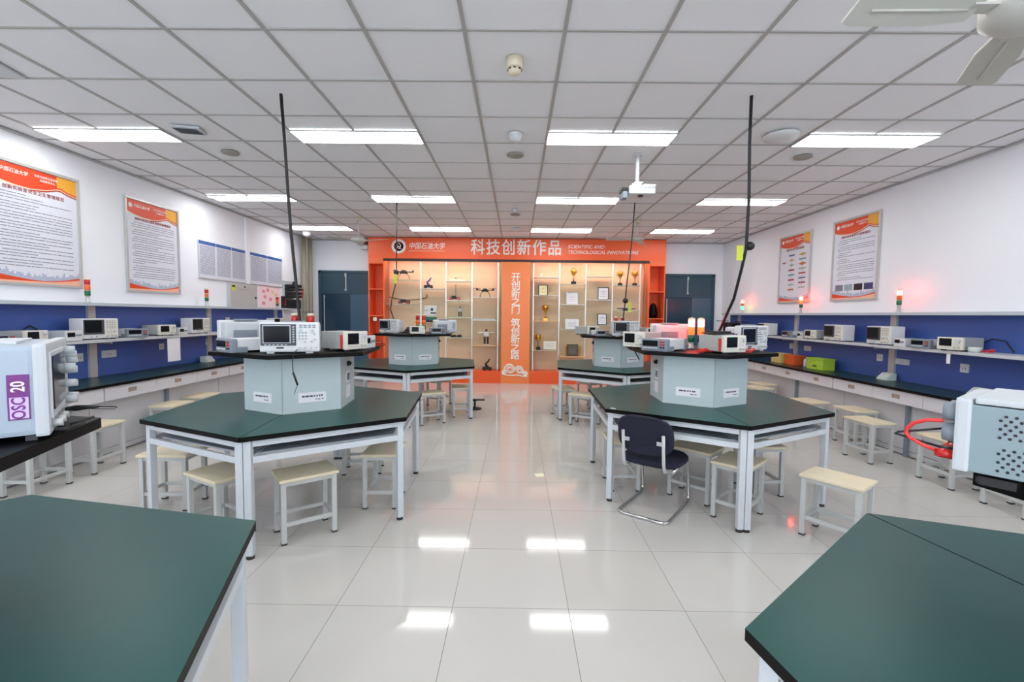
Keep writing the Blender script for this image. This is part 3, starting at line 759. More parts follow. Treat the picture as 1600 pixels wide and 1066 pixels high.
def near_scope():
    t = thing('oscilloscope', 'pale oscilloscope marked OSC 20 at the left edge of view', 'oscilloscope', (-1.288, 1.165, ZN), R(129), G)
    w, h, d = .35, .222, .15
    b = MB(); b.box((0, .008, .01+h/2), (w-.008, d-.016, h-.008), 0, .012); cs = b.out('rear_case', mat('pale_blue_grey_plastic', (164, 178, 192), .4), t)
    b = MB(); b.box((0, -.067, .01+h/2), (w, .026, h), 0, .008); b.out('front_case', mat('soft_white_plastic', (188, 194, 198)), t)
    b = MB(); b.box((-.05, -.082, .13), (.22, .006, .16), 0, .002); bz = b.out('bezel', M_lgrey, t)
    b = MB(); b.box((-.055, -.086, .135), (.19, .003, .13)); b.out('screen', M_screen, t)
    for x, z, r in ((.09, .20, .012), (.13, .185, .011), (.09, .15, .013), (.13, .14, .012), (.09, .105, .012), (.13, .10, .011), (.15, .165, .009), (.09, .06, .013), (.14, .06, .013)):
        b = MB(); b.cyl((x, -.08, z), (x, -.105, z), r, r*.85, 14); b.out('knob', M_lgrey, t)
    for x in (-.14, -.09, -.03, .03):
        b = MB(); b.cyl((x, -.08, .035), (x, -.10, .035), .009, None, 12); b.out('input_socket', M_alu, t)
    b = MB(); b.box((.0, .01, .01+h-.001), (.2, .06, .008), 0, .003); b.out('carry_handle', M_lgrey, t)
    b = MB()
    for k in range(6): b.bx(-w/2+.0035, -w/2+.0045, .015, .06, .028+.009*k, .031+.009*k)
    b.out('side_vent', M_blackp, cs)
    b = MB(); feet(b, w, d); b.out('foot', M_dgrey, t)
    # sticker, lettering runs up the side
    b = MB(); b.at((-w/2+.0035, 0, 0), -PI/2); b.m(0).box((.030, -.0012, .108), (.037, .002, .106), 0, .0008); b.m(1).bx(.015, .046, -.0028, -.0022, .058, .108); st = b.out('sticker', [M_purple, M_lilac], cs)
    for s, m_, z in (('OSC', M_purple, .0825), ('20', M_wtext, .133)):
        o = text(s, .032, m_, st, (0, 0, 0), bold=.0006, align='CENTER', sx=.8, ext=.0003, rot=PI/2, name='sticker_lettering')
        o.rotation_euler[2] = -PI/2; o.location = (-w/2+.0035-.0032, -.0305, z)
near_scope()
def near_supply():
    t = thing('power_supply', 'white front power supply with perforated grey side at the right edge of view', 'power supply', (1.04, .83, ZN), R(217), G)
    w, h, d = .22, .142, .30
    b = MB(); b.box((0, .003, .02+h/2-.004), (w-.006, d-.008, h-.012), 0, .004); cs = b.out('case', mat('grey_blue_steel', (132, 150, 156), .4), t)
    b = MB(); b.box((0, .0, .02+h-.002), (w-.002, d-.03, .012), 0, .004); b.out('top_cover', mat('soft_white_plastic', (188, 194, 198)), t)
    b = MB(); b.box((0, -d/2+.0, .02+h/2), (w, .024, h), 0, .006); b.out('front_panel', mat('soft_white_plastic', (188, 194, 198), .45), t)
    b = MB(); b.box((0, -d/2-.014, .115), (.17, .004, .05)); b.out('display', M_screen, t)
    b = MB(); q = w/2-.003
    for r0, n in ((.096, 6), (.034, 6)):
        for j in range(n):
            for i in range(14):
                y = -.10+.013*i+(.0065 if j % 2 else 0); b.cyl((q, y, r0+.008*j), (q+.0008, y, r0+.008*j), .0028, None, 6)
    b.out('vent_hole', M_blackp, cs)
    for x, z, r in ((.08, .130, .020), (.08, .088, .020), (.02, .13, .017), (-.05, .11, .018)):
        b = MB(); b.cyl((x, -d/2-.010, z), (x, -d/2-.032, z), r, r*.88, 18); b.out('knob', M_greyp, t)
    for x, m_ in ((.09, M_red), (.06, M_blackp), (.02, M_red), (-.02, M_blackp), (-.07, M_white)):
        b = MB(); b.cyl((x, -d/2-.012, .045), (x, -d/2-.04, .045), .010, .009, 12); b.out('terminal_post', m_, t)
    b = MB(); feet(b, w, d); b.box((0, -.1, .008), (.2, .05, .016)); b.out('foot', M_blackp, t)
    # leads looping from the front terminals
    b = MB(); b.tube([(.098, -d/2-.03, .112), (.097, -d/2-.055, .108), (.095, -d/2-.075, .098), (.094, -d/2-.085, .085), (.094, -d/2-.087, .075), (.095, -d/2-.08, .066), (.096, -d/2-.06, .056), (.096, -d/2-.04, .050)], .0038, 8)
    tag(b.out('red_test_lead', M_redc, None, (1.04, .83, ZN), R(217)), 'red test lead looping from the white power supply at the right edge', 'cable')
    b = MB(); b.tube([(.065, -d/2-.03, .092), (.07, -d/2-.07, .080), (.075, -d/2-.105, .070), (.076, -d/2-.11, .066), (.073, -d/2-.08, .060), (.066, -d/2-.04, .052)], .0022, 8)
    tag(b.out('black_test_lead', M_cable, None, (1.04, .83, ZN), R(217)), 'black test lead looping beside the red one at the right edge', 'cable')
near_supply()
def leads():
    # probe leads lying on and hanging from the tower shelves
    b = MB(); b.tube([(-1.205, 1.21, 1.272), (-1.185, 1.215, 1.274), (-1.16, 1.22, 1.276), (-1.13, 1.225, 1.277)], [.006, .008, .006, .003], 8); b.tube([(-1.13, 1.225, 1.277), (-1.09, 1.23, 1.276), (-1.085, 1.23, 1.274)], .0015, 6); b.tube([(-1.15, 1.22, 1.272), (-1.09, 1.23, 1.270)], .001, 6)
    tag(b.out('scope_probe', M_blackp), 'black scope probe jutting out beside the scope marked OSC 20', 'probe')
    b = MB(); b.tube([(-1.19, 1.13, 1.247), (-1.16, 1.12, 1.240), (-1.14, 1.14, 1.235), (-1.16, 1.19, 1.235), (-1.17, 1.22, 1.235)], .006, 8); b.ball((-1.155, 1.155, 1.237), .0115); b.tube([(-1.16, 1.16, 1.240), (-1.12, 1.20, 1.255)], .003)
    tag(b.out('probe_cable', M_cable), 'black probe cable coiled at the corner of the nearest left shelf', 'cable')
    b = MB(); b.tube([(-1.53, 3.195, 1.28), (-1.545, 3.17, 1.25), (-1.552, 3.165, 1.20), (-1.55, 3.17, 1.12)], .003, 6); b.tube([(-1.55, 3.17, 1.12), (-1.53, 3.19, 1.03)], .007, 8); b.tube([(-1.53, 3.19, 1.03), (-1.55, 3.20, .99), (-1.56, 3.2, .96)], .002, 6)
    tag(b.out('scope_probe', M_cable), 'black probe dangling over the front of the front left tower', 'probe')
    b = MB(); b.tube([(-1.28, 4.0, 1.28), (-1.18, 3.98, 1.30), (-1.14, 3.98, 1.27), (-1.2, 4.0, 1.246), (-1.27, 4.02, 1.245)], .004, 6)
    tag(b.out('output_lead', M_cable), 'dark lead looping off the right end of the front left tower', 'cable')
    def bundle(label, c, n, r, m_):
        b = MB()
        for i in range(n):
            a = random.uniform(0, 6.28); pts = []
            for k in range(6):
                rr = r*random.uniform(.3, 1); a += random.uniform(.4, 1.3); pts.append((c[0]+rr*math.cos(a), c[1]+rr*math.sin(a)*.6, c[2]+.006+random.random()*.034))
            b.tube(pts, .004, 6)
        tag(b.out('test_lead_bundle', m_), label, 'cable', 'red test leads')
    bundle('red test leads heaped between multimeter and generator, front right tower', (1.55, 3.80, ZS), 6, .06, M_redc)
    bundle('red test leads in front of the purple labelled scope', (1.92, 3.86, ZS), 6, .08, M_redc)
    bundle('red test leads at the near end of the right wall rack', (XR-.24, 4.42, 1.2225), 4, .06, M_redc)
    b = MB(); b.tube([(1.62, 6.49, 1.15), (1.70, 6.53, 1.02), (1.76, 6.56, .92)], .008, 8); b.tube([(1.57, 6.56, 1.247), (1.60, 6.49, 1.25), (1.62, 6.485, 1.22), (1.62, 6.49, 1.15)], .004, 6); b.tube([(1.76, 6.56, .92), (1.75, 6.55, 1.05), (1.74, 6.55, 1.20), (1.73, 6.56, 1.25), (1.70, 6.62, 1.247)], .003, 6)
    tag(b.out('scope_probe', M_cable), 'black probe hanging from the back right tower shelf', 'probe')
    b = MB(); b.tube([(-1.70, 6.98, 1.26), (-1.66, 6.95, 1.30), (-1.62, 6.96, 1.29), (-1.60, 6.99, 1.26)], .016, 8); b.ball((-1.64, 6.99, 1.30), .04); b.tube([(-1.72, 6.9, 1.25), (-1.66, 6.88, 1.27), (-1.62, 6.9, 1.245)], .01)
    tag(b.out('probe_pouch', mat('dark_plum_cloth', (60, 48, 60), .7)), 'dark bundle of leads beside the scope on the back left tower', 'pouch')
    b = MB(); b.box((0, 0, .006), (.20, .16, .012), 0, .003); b.box((0.02, 0, .018), (.15, .1, .014), 0, .004)
    tag(b.out('instrument_manual', M_blackp, None, (1.72, 3.94, ZS+.1545), R(12)), 'flat black folder lying on the front right function generator', 'folder')
    b = MB(); b.box((0, 0, .0), (.05, .0015, .045)); 
    for x, y, z, rz, l in ((-4.755, 4.05, 1.38, 0, 'black power cord loop above the nearest left rack instruments'), (-4.755, 4.45, 1.36, 0, 'second black power cord loop on the left wall rack')):
        c = MB(); c.tube([(0, -.07, -.14), (0, -.06, -.02), (0, 0, .02), (0, .06, -.01), (0, .08, -.14)], .007, 8); tag(c.out('cable_loop', M_cable, None, (x, y, z)), l, 'cable', 'black power cords on the racks')
    c = MB(); c.tube([(0, 0, -.10), (0, .08, 0), (0, .2, .02), (0, .28, -.02), (0, .36, -.10)], .007, 8); tag(c.out('cable_loop', M_cable, None, (XR-.07, 4.35, 1.335)), 'black power cord behind the nearest generator, right wall rack', 'cable', 'black power cords on the racks')
    b.bm.free()
leads()

# ------------------------------------------------------------------ signal towers
def lamp(label, loc, lit=(), pole=.075, group='signal tower lights', seg=.058, r=.026):
    t = thing('signal_tower_light', label, 'signal light', loc, 0, group)
    b = MB(); b.lathe([(r*1.25, 0), (r*1.25, .008), (r*.8, .012), (r*.8, pole)], 16); b.out('pole', M_alu, t)
    z = pole
    for nm, m_, ml in (('green_lens', M_grn, M_grnlit), ('orange_lens', M_orl, M_orlit), ('red_lens', M_red, M_redlit)):
        b = MB(); b.lathe([(r*.9, z), (r, z+.003), (r, z+seg-.006), (r*.9, z+seg-.003)], 16); b.out(nm, ml if nm[0] in lit else m_, t)
        b = MB(); b.lathe([(r*1.02, z+seg-.004), (r*1.02, z+seg)], 16); b.out('collar', M_cream, t); z += seg
    b = MB(); b.lathe([(r, z), (r, z+.008), (r*.6, z+.014), (0, z+.015)], 16); b.out('cap', M_cream, t)
zt = 1.6202
lamp('unlit signal tower right of the large left wall poster', (XL+.15, 4.96, zt))
lamp('unlit signal tower between second poster and blue notice board, left', (XL+.15, 6.88, zt))
lamp('signal tower by the pink papers at the far end of the left rack', (XL+.15, 8.92, zt), '', .04)
lamp('lit red signal tower on bare white wall, nearest on the right rack', (XR-.15, 5.59, zt), 'r', .09)
lamp('lit red signal tower in front of the flow chart poster, right rack', (XR-.15, 7.50, zt), 'ro', .09)
lamp('signal tower glowing red and green behind the hanging cord, right rack', (XR-.15, 9.43, zt), 'rg', .09)
zz = 1.2402
lamp('unlit red signal lamp behind the front left scope, left of the cord', (-1.83, 3.79, zz), '', .06, seg=.072, r=.028)
lamp('unlit red signal lamp behind the front left scope, right of the cord', (-1.70, 3.79, zz), '', .06, seg=.072, r=.028)
lamp('brightly lit red signal lamp on the front right tower, left of the pair', (1.655, 4.36, zz), 'ro', .06, seg=.072, r=.029)
lamp('brightly lit red signal lamp on the front right tower, right of the pair', (1.745, 4.36, zz), 'ro', .06, seg=.072, r=.029)
lamp('unlit signal lamp on the back left tower, left of the pair', (-1.525, 7.1, zz), '', .06, seg=.072, r=.03)
lamp('unlit signal lamp on the back left tower, right of the pair', (-1.43, 7.1, zz), '', .06, seg=.072, r=.03)
lamp('red signal lamp peeking over the back right scope, left of the pair', (1.53, 7.1, zz), '', .06, seg=.072, r=.028)
lamp('red signal lamp peeking over the back right scope, right of the pair', (1.635, 7.1, zz), '', .06, seg=.072, r=.028)

# ------------------------------------------------------------------ posters and notices
HDR_LO = [(0, .87), (.12, .845), (.28, .828), (.45, .825), (.62, .845), (.76, .88), (.80, .882), (.88, .862), (1, .845)]
def poster(label, loc, rz, w, h, title, style):
    loc = (loc[0]+(.001 if loc[0] < 0 else -.001), loc[1], loc[2])
    t = thing('wall_poster', label, 'poster', loc, rz, 'orange headed wall posters')
    b = MB(); f = .028
    for a in ((-f, w+f, -f, 0), (-f, w+f, h, h+f), (-f, 0, 0, h), (w, w+f, 0, h)): b.bx(a[0], a[1], -.025, 0, a[2], a[3], .003)
    b.out('poster_frame', M_alu, t)
    b = MB(); b.bx(0, w, -.010, 0, 0, h); b.out('sheet', M_sheet, t)
    lo = [(x*w, z*h) for x, z in HDR_LO]; y = -.0102
    hi = [(x, h-.002) for x, z in lo]
    b = MB(); b.m(0).strip(lo, hi, y-.0006, y)
    k = 5; l2 = [(.70*w, lo[4][1]+.035*h)]+lo[k:]; b.m(1).strip([(max(x, .74*w), z+.014*h) for x, z in lo[k:]], [(max(x+.0, .74*w), h-.002) for x, z in lo[k:]], y-.0012, y-.0006)
    b.m(2).strip([(x, z-.012*h) for x, z in lo], lo, y-.0008, y)
    b.m(3).strip([(x, z-.02*h) for x, z in lo[3:]], [(x, z-.008*h) for x, z in lo[3:]], y-.001, y)
    b.out('header_band', [M_redo, M_yel, M_cream, M_dred], t); b = MB()
    bl = [(0, .075), (.2, .05), (.4, .03), (.55, .024), (.7, .03), (.85, .048), (1, .072)]
    b.m(0).strip([(x*w, .015*h) for x, z in bl], [(x*w, z*h) for x, z in bl], y-.0006, y)
    b.m(4).strip([(x*w, 0.0) for x, z in bl], [(x*w, (.016 if i < 3 else z*.72)*h) for i, (x, z) in enumerate(bl)], y-.001, y)
    def fz(x):
        for (a, p), (c, q) in zip(bl, bl[1:]):
            if x <= c: return p+(q-p)*(x-a)/(c-a)
        return bl[-1][1]
    x = .0
    b.m(5)
    while x < .985:
        dx = random.uniform(.012, .035); x2 = min(1, x+dx); hh = random.uniform(.02, .05)+(.02 if random.random() > .8 else 0)
        b.bx(x*w, x2*w, y-.0005, y, (min(fz(x), fz(x2))-.004)*h, (max(fz(x), fz(x2))+hh)*h); x = x2
    b.out('footer_band', [M_redo, M_yel, M_cream, M_dred, M_peach, M_city], t)
    # emblem and header words
    b = MB(); b.at((.075*w, y-.0012, .935*h), 0, PI/2); b.lathe([(.018, -.0004), (.03, -.0004), (.03, .0004), (.018, .0004)], 20); b.cyl((0, 0, 0), (.0, .012, 0), .006); b.out('emblem', M_wtext, t)
    text('中国石油大学', .045, M_wtext, t, (.13*w, y-.0014, .937*h), .0004, shear=.2, ext=.0003, sx=.95)
    text('信息与控制工程学院', .026, M_wtext, t, (.50*w, y-.0016, .950*h), .0002, ext=.0003)
    text('实验教学中心', .026, M_wtext, t, (.56*w, y-.0016, .918*h), .0002, ext=.0003)
    text(title, .043 if len(title) < 14 else .038, M_rtext, t, (.5*w, y-.001, .795*h), .0006, 'CENTER', ext=.0003, space=1.12)
    if style == 'text' or style == 'photos':
        b = MB(); z = .755*h; zend = .13*h if style == 'text' else .24*h; i = 0
        while z > zend:
            full = random.random() > .3
            lines_of_print(b, (.09 if i % 3 else .13)*w, (.93 if full else random.uniform(.3, .7))*w, z, .0085, y, 1.3); z -= .027 if i % 3 != 2 else .036; i += 1
        b.out('body_print', M_ltext, t)
    if style == 'photos':
        b = MB()
        for i in range(4): b.m(i).bx((.07+.225*i)*w, (.26+.225*i)*w, y-.001, y, .105*h, .185*h)
        b.out('photo_strip', [mat('photo_grey', (120, 122, 140), .5, noise=.5, nscale=40), mat('photo_teal', (150, 170, 176), .5, noise=.5, nscale=60), mat('photo_black', (28, 28, 36), .5, noise=.6, nscale=40), mat('photo_indigo', (60, 60, 110), .5, noise=.5, nscale=40)], t)
    if style == 'flow':
        cols = [(84, 108, 140), (186, 160, 90), (140, 170, 150), (150, 60, 70), (90, 150, 150), (170, 60, 60), (160, 180, 180), (190, 110, 50)]
        ms = [mat('chart_%d' % i, c, .5) for i, c in enumerate(cols)]
        b = MB()
        for i in range(8):
            b.m(i); z = (.71-.075*i)*h
            if i in (1, 2): b.plate([(.30*w, z), (.40*w, z+.018*h), (.50*w, z), (.40*w, z-.018*h)], y-.0008, y)
            else: b.bx(.30*w, .50*w, y-.0008, y, z-.012*h, z+.012*h)
            b.m((i*3+1) % 8); z = (.70-.07*i)*h
            if i in (0, 2): b.plate([(.62*w, z), (.76*w, z+.025*h), (.90*w, z), (.76*w, z-.025*h)], y-.0008, y)
            else: b.bx(.65*w, .87*w, y-.0008, y, z-.011*h, z+.011*h)
        b.m(3).bx(.08*w, .2*w, y-.0008, y, .60*h, .62*h)
        b.out('flow_chart', ms, t)
        b = MB(); b.bx(.397*w, .403*w, y-.0004, y, .18*h, .71*h); b.bx(.757*w, .763*w, y-.0004, y, .2*h, .70*h); b.out('flow_line', M_ltext, t)
poster('large orange headed rules poster cut by the left edge of view', (XL, 4.16, 1.80), PI/2, .86, 1.12, '创新实验室安全卫生管理规范', 'text')
poster('narrower orange headed rules poster right of the nearest left signal tower', (XL, 5.66, 1.80), PI/2, .84, 1.12, '创新实验室仪器设备使用管理规范', 'text')
poster('orange headed text poster with four photos along its foot, right wall', (XR, 6.98, 1.82), -PI/2, .84, 1.12, '创新实验室建设与开放管理简介', 'photos')
poster('orange headed flow chart poster behind a lit signal tower, right wall', (XR, 8.38, 1.82), -PI/2, .84, 1.12, '创新实验室开放管理流程', 'flow')
def board(label, y0, w, cols):
    t = thing('notice_board', label, 'notice board', (XL+.001, y0, 2.045), PI/2, 'blue headed notice boards'); h = .57
    b = MB(); b.bx(0, w, -.02, 0, 0, h, .003); b.out('board', M_sheet, t)
    b = MB(); b.bx(0, w, -.022, -.02, -.006, .008); b.bx(0, .006, -.022, -.02, 0, h); b.bx(w-.006, w, -.022, -.02, 0, h); b.out('board_edge', M_alu, t)
    for i in range(cols):
        a, c = w*i/cols+.012, w*(i+1)/cols-.006
        b = MB(); b.bx(a-.004, c+.003, -.0212, -.02, h-.055, h-.004); b.out('heading_strip', M_bhead, t)
        b = MB(); z = h-.075
        while z > .05:
            lines_of_print(b, a+.015, c-.02, z, .007, -.0202, 1.2); z -= .0165
        b.out('column_print', mat('faint_blue_print', (112, 122, 150), .6, noise=0), t)
board('blue headed three column notice board left of the wall trunking', 6.92, 1.19, 3)
board('blue headed two column notice board right of the wall trunking', 8.25, 1.13, 2)
def wall_bits():
    t = thing('distribution_box', 'grey electrical distribution box under the blue headed notice boards', 'electrical box', (XL, 7.60, 1.622), PI/2)
    b = MB(); b.bx(0, .80, -.06, 0, 0, .40, .004); b.out('box_body', M_box, t)
    b = MB(); b.bx(.01, .79, -.066, -.06, .01, .39, .002); dr = b.out('box_door', M_box, t)
    b = MB(); b.m(0).bx(.03, .13, -.068, -.066, .27, .37); b.m(1).bx(.04, .12, -.069, -.068, .33, .36); b.out('warning_sticker', [M_ytag, M_blackp], dr)
    b = MB(); b.cyl((.40, -.066, .35), (.40, -.075, .35), .016); b.cyl((.72, -.066, .17), (.72, -.08, .17), .02); b.out('lock', M_dgrey, dr)
    b = MB(); lines_of_print(b, .2, .55, .30, .008, -.0662); b.out('door_print', M_ltext, dr)
    b = MB(); b.m(0).bx(0, .75, -.006, 0, 0, .40)
    for i, (x, z, m_) in enumerate(((.1, .3, 1), (.25, .33, 1), (.42, .3, 2), (.15, .2, 1), (.35, .16, 1), (.55, .25, 2), (.1, .08, 1))): b.m(m_).bx(x, x+.1, -.007, -.006, z-.03, z+.03)
    tag(b.out('pink_notice', [mat('pink_paper', (252, 222, 226), .6), mat('rose_print', (226, 150, 160), .6), mat('sand_print', (236, 206, 160), .6)], None, (XL, 8.55, 1.63), PI/2), 'pink patterned notice below the far blue headed board', 'notice')
    # equipment in the back left corner
    t = thing('control_panel', 'stack of black control modules with red wiring in the back left corner', 'control panel', (XL+.001, 9.42, 1.64), PI/2)
    b = MB()
    for z, q in ((.20, .32), (.27, .36), (.35, .36), (.42, .30)): b.bx(.05, .05+q, -.24, -.02, z, z+.055, .006)
    b.out('module', M_blackp, t)
    b = MB(); b.bx(.0, .40, -.02, 0, .0, .55); b.out('mounting_plate', M_lgrey, t)
    b = MB(); b.cyl((.2, -.15, .475), (.2, -.15, .54), .05, .03); b.cyl((.12, -.2, .475), (.12, -.2, .50), .03); b.out('module_top', M_blackp, t)
    b = MB(); b.tube([(.3, -.245, .2), (.33, -.255, .3), (.3, -.25, .4)], .006); b.tube([(.34, -.245, .22), (.36, -.25, .3), (.35, -.245, .38)], .006); b.out('wire', M_redc, t)
    b = MB(); b.bx(.02, .30, -.24, -.02, -.02, .16, .006); fr = b.out('reader_frame', M_blackp, t)
    b = MB(); b.bx(.10, .22, -.243, -.24, .0, .13); b.out('reader_panel', mat('peach_panel', (240, 210, 186), .5), fr)
    b = MB(); b.box((0, 0, .12), (.06, .10, .24), 0, .006); b.m(1).box((.031, 0, .12), (.004, .03, .12))
    tag(b.out('wall_handset', [M_blackp, M_redc], None, (XL+.13, 9.21, zt)), 'slim black handset on the left rack end beside the pink notice', 'handset')
    for x, y in ((-4.70, 10.18), (-4.64, 10.36)):
        b = MB(); b.cyl((x, y, 0), (x, y, ZC-.03), .045, None, 16); b.cyl((x, y, 1.55), (x, y, 1.58), .052, None, 16)
        tag(b.out('wall_pipe', M_khaki), 'khaki vertical pipe in the back left corner', 'pipe', 'khaki corner pipes')
    t = thing('wall_loudspeaker', 'small pale wall loudspeaker left of the orange sign', 'speaker', (-3.46, 10.50, 2.98))
    b = MB(); b.box((-.06, -.02, .16), (.16, .16, .13), 0, .03); b.out('speaker_case', M_lgrey, t)
    b = MB(); b.box((.02, -.02, .04), (.16, .16, .10), 0, .02); b.out('speaker_horn', M_lgrey, t)
    b = MB(); b.bx(-.03, .06, .02, .22, .06, .18); b.bx(.10, .135, -.02, .22, .0, .20); b.out('wall_bracket', mat('brown_bracket', (96, 66, 56), .5), t)
wall_bits()
def plates():
    def sp(label, wall, y, z, w, h, m_=M_white, kind='wall_socket', cat='socket'):
        sg = 1 if wall == 'l' else -1; x = XL+.0302 if wall == 'l' else XR-.0302
        t = thing(kind, label, cat, (x, y, z), PI/2 if wall == 'l' else -PI/2, 'plates on the blue panels')
        b = MB(); b.bx(-w/2, w/2, -.012, 0, -h/2, h/2, .003); pl = b.out('plate', m_, t)
        if kind == 'wall_socket':
            b = MB()
            for dx in (-.015, .015): b.bx(dx-.003, dx+.003, -.0125, -.012, -.015, .005)
            b.out('socket_slot', M_dgrey, pl)
    sp('white wall socket left of the upright, under the left rack', 'l', 4.95, 1.02, .09, .09)
    sp('pale double socket right of the nearest left upright', 'l', 5.32, 1.03, .19, .085, M_lgrey)
    sp('small white socket beside the hanging paper on the left', 'l', 6.12, 1.06, .08, .08)
    sp('white wall socket far along the left rack', 'l', 7.05, 1.07, .09, .09)
    sp('white wall socket left of the upright, under the right rack', 'r', 5.98, 1.04, .09, .09)
    sp('white wall socket nearest on the right rack panel', 'r', 4.85, 1.03, .09, .09)
    sp('pale double socket right of the upright on the right rack', 'r', 5.63, 1.02, .2, .07, M_lgrey)
    sp('white wall socket above the straw coloured and orange boxes, right rack', 'r', 7.90, 1.06, .09, .09)
    sp('pale double socket above the grey bottles, right rack', 'r', 7.46, 1.05, .17, .08, M_lgrey)
    sp('white wall socket far left on the upper left rack panel', 'l', 7.55, 1.40, .10, .09)
    b = MB(); b.bx(-.11, .11, -.004, 0, 0, .30); b.bx(-.11, .11, -.006, -.004, .28, .30); tag(b.out('paper_sheet', M_paper, None, (XL+.33, 5.95, .885), PI/2), 'white paper sheet hanging below the left rack middle shelf', 'paper')
    def wedge(label, x, y, rz):
        t = thing('desktop_socket', label, 'socket', (x, y, .782), rz, 'wedge desktop sockets')
        b = MB(); p = [(-.06, 0), (.06, 0), (.06, .02), (-.01, .085), (-.06, .085)]
        A = [b.v((-.08, y_, z)) for y_, z in p]; B = [b.v((.08, y_, z)) for y_, z in p]
        for i in range(5): b.f([A[i], A[(i+1) % 5], B[(i+1) % 5], B[i]])
        b.f(A); b.f(B[::-1]); b.out('wedge_body', M_tealb, t)
        b = MB(); b.at((0, .026, .056), 0, R(-43)); b.box((-.035, 0, 0), (.05, .05, .003)); b.box((.035, 0, 0), (.05, .05, .003)); b.out('socket_face', M_white, t)
    wedge('white wedge socket below the right rack upright', XR-.13, 5.74, -PI/2+R(180)); wedge('white wedge socket nearest on the right worktop', XR-.16, 4.55, -PI/2+R(180)); wedge('white wedge socket on the left worktop', XL+.16, 6.85, PI/2+R(180))
    t = thing('storage_box', 'lime green plastic box on the right worktop', 'box', (XR-.22, 6.85, .782), R(4))
    b = MB(); b.m(0).prism([(-.09, -.17), (.09, -.17), (.09, .17), (-.09, .17)], 0, .15); b.out('box_body', M_lime, t)
    b = MB(); b.bx(-.10, .10, -.18, .18, .15, .166, .003); b.out('rim', M_lime, t)
    b = MB(); b.bx(-.092, -.09, -.04, .04, .04, .06); b.out('label_mark', M_dgrey, t)
    for x, y, m_, l, h in ((XR-.22, 7.47, M_orp, 'orange plastic box left of the lime green box', .135), (XR-.24, 7.83, M_ylp, 'straw coloured box left of the orange box', .14)):
        t = thing('storage_box', l, 'box', (x, y, .782)); b = MB(); b.bx(-.1, .1, -.13, .13, 0, h, .006); b.out('box_body', m_, t); b = MB(); b.bx(-.105, .105, -.135, .135, h, h+.02, .003); b.out('lid', m_, t)
    for i, (y, h) in enumerate(((7.20, .14), (7.12, .11))):
        t = thing('reagent_bottle', ('taller ' if i == 0 else 'shorter ')+'grey bottle between orange and lime green boxes', 'bottle', (XR-.22, y, .782)); b = MB(); b.lathe([(.028, 0), (.03, .01), (.03, h*.7), (.014, h*.85), (.014, h)], 14); b.out('bottle_body', M_lgrey, t); b = MB(); b.lathe([(.017, h*.93), (.017, h+.015)], 14); b.out('cap', M_dgrey, t)
    b = MB(); b.lathe([(.05, 0), (.05, .05), (.03, .05), (.03, 0)], 20); tag(b.out('tape_roll', M_tealb, None, (XR-.27, 4.52, 1.2224)), 'pale tape roll beside the nearest generator on the right rack', 'tape')
    b = MB(); b.bx(0, .002, -.02, .02, -.10, 0); tag(b.out('paper_tag', M_paper, None, (XR-.335, 4.72, 1.19)), 'small white paper tag hanging under the right rack shelf', 'tag')
    b = MB(); b.box((0, 0, .0008), (.085, .085, .0016), R(8)); tag(b.out('paper_note', mat('pale_yellow_paper', (240, 236, 206), .6), None, (.24, 4.35, 0)), 'pale yellow paper note lying on the aisle floor', 'paper')
    t = thing('black_spotlight', 'black spotlight with flat arms at the far end of the right rack', 'spotlight', (XR-.37, 9.40, 1.2222), R(0)); t.scale = (1.2,)*3
    b = MB(); b.box((0, 0, .10), (.22, .18, .16), 0, .03); b.out('body', M_blackp, t)
    b = MB(); b.cyl((0, -.09, .10), (0, -.12, .10), .05); b.out('lens', M_screen, t)
    b = MB(); b.box((-.16, 0, .20), (.22, .03, .012), R(10), .003); b.out('arm', M_blackp, t)
    b = MB(); b.box((.16, 0, .19), (.2, .03, .012), R(-10), .003); b.out('arm', M_blackp, t)
    b = MB(); b.box((0, 0, .01), (.3, .12, .02), 0, .003); b.out('base_plate', M_blackp, t)
    b = MB(); b.lathe([(.11, 0), (.11, .015), (.03, .03), (.016, .04), (.016, .13), (.03, .13), (.03, .14), (0, .14)], 20); b.box((.03, 0, .15), (.26, .05, .022), 0, .005); tag(b.out('floor_stand', M_blackp, None, (-.66, 7.42, 0)), 'small black round based stand on the floor under the back left table', 'stand')
    b = MB(); b.box((0, 0, .003), (.04, .012, .006)); tag(b.out('chalk_stub', M_white, None, (.80, 3.73, .7802), R(-20)), 'small white stub at the left corner of the front right tabletop', 'chalk')
plates()

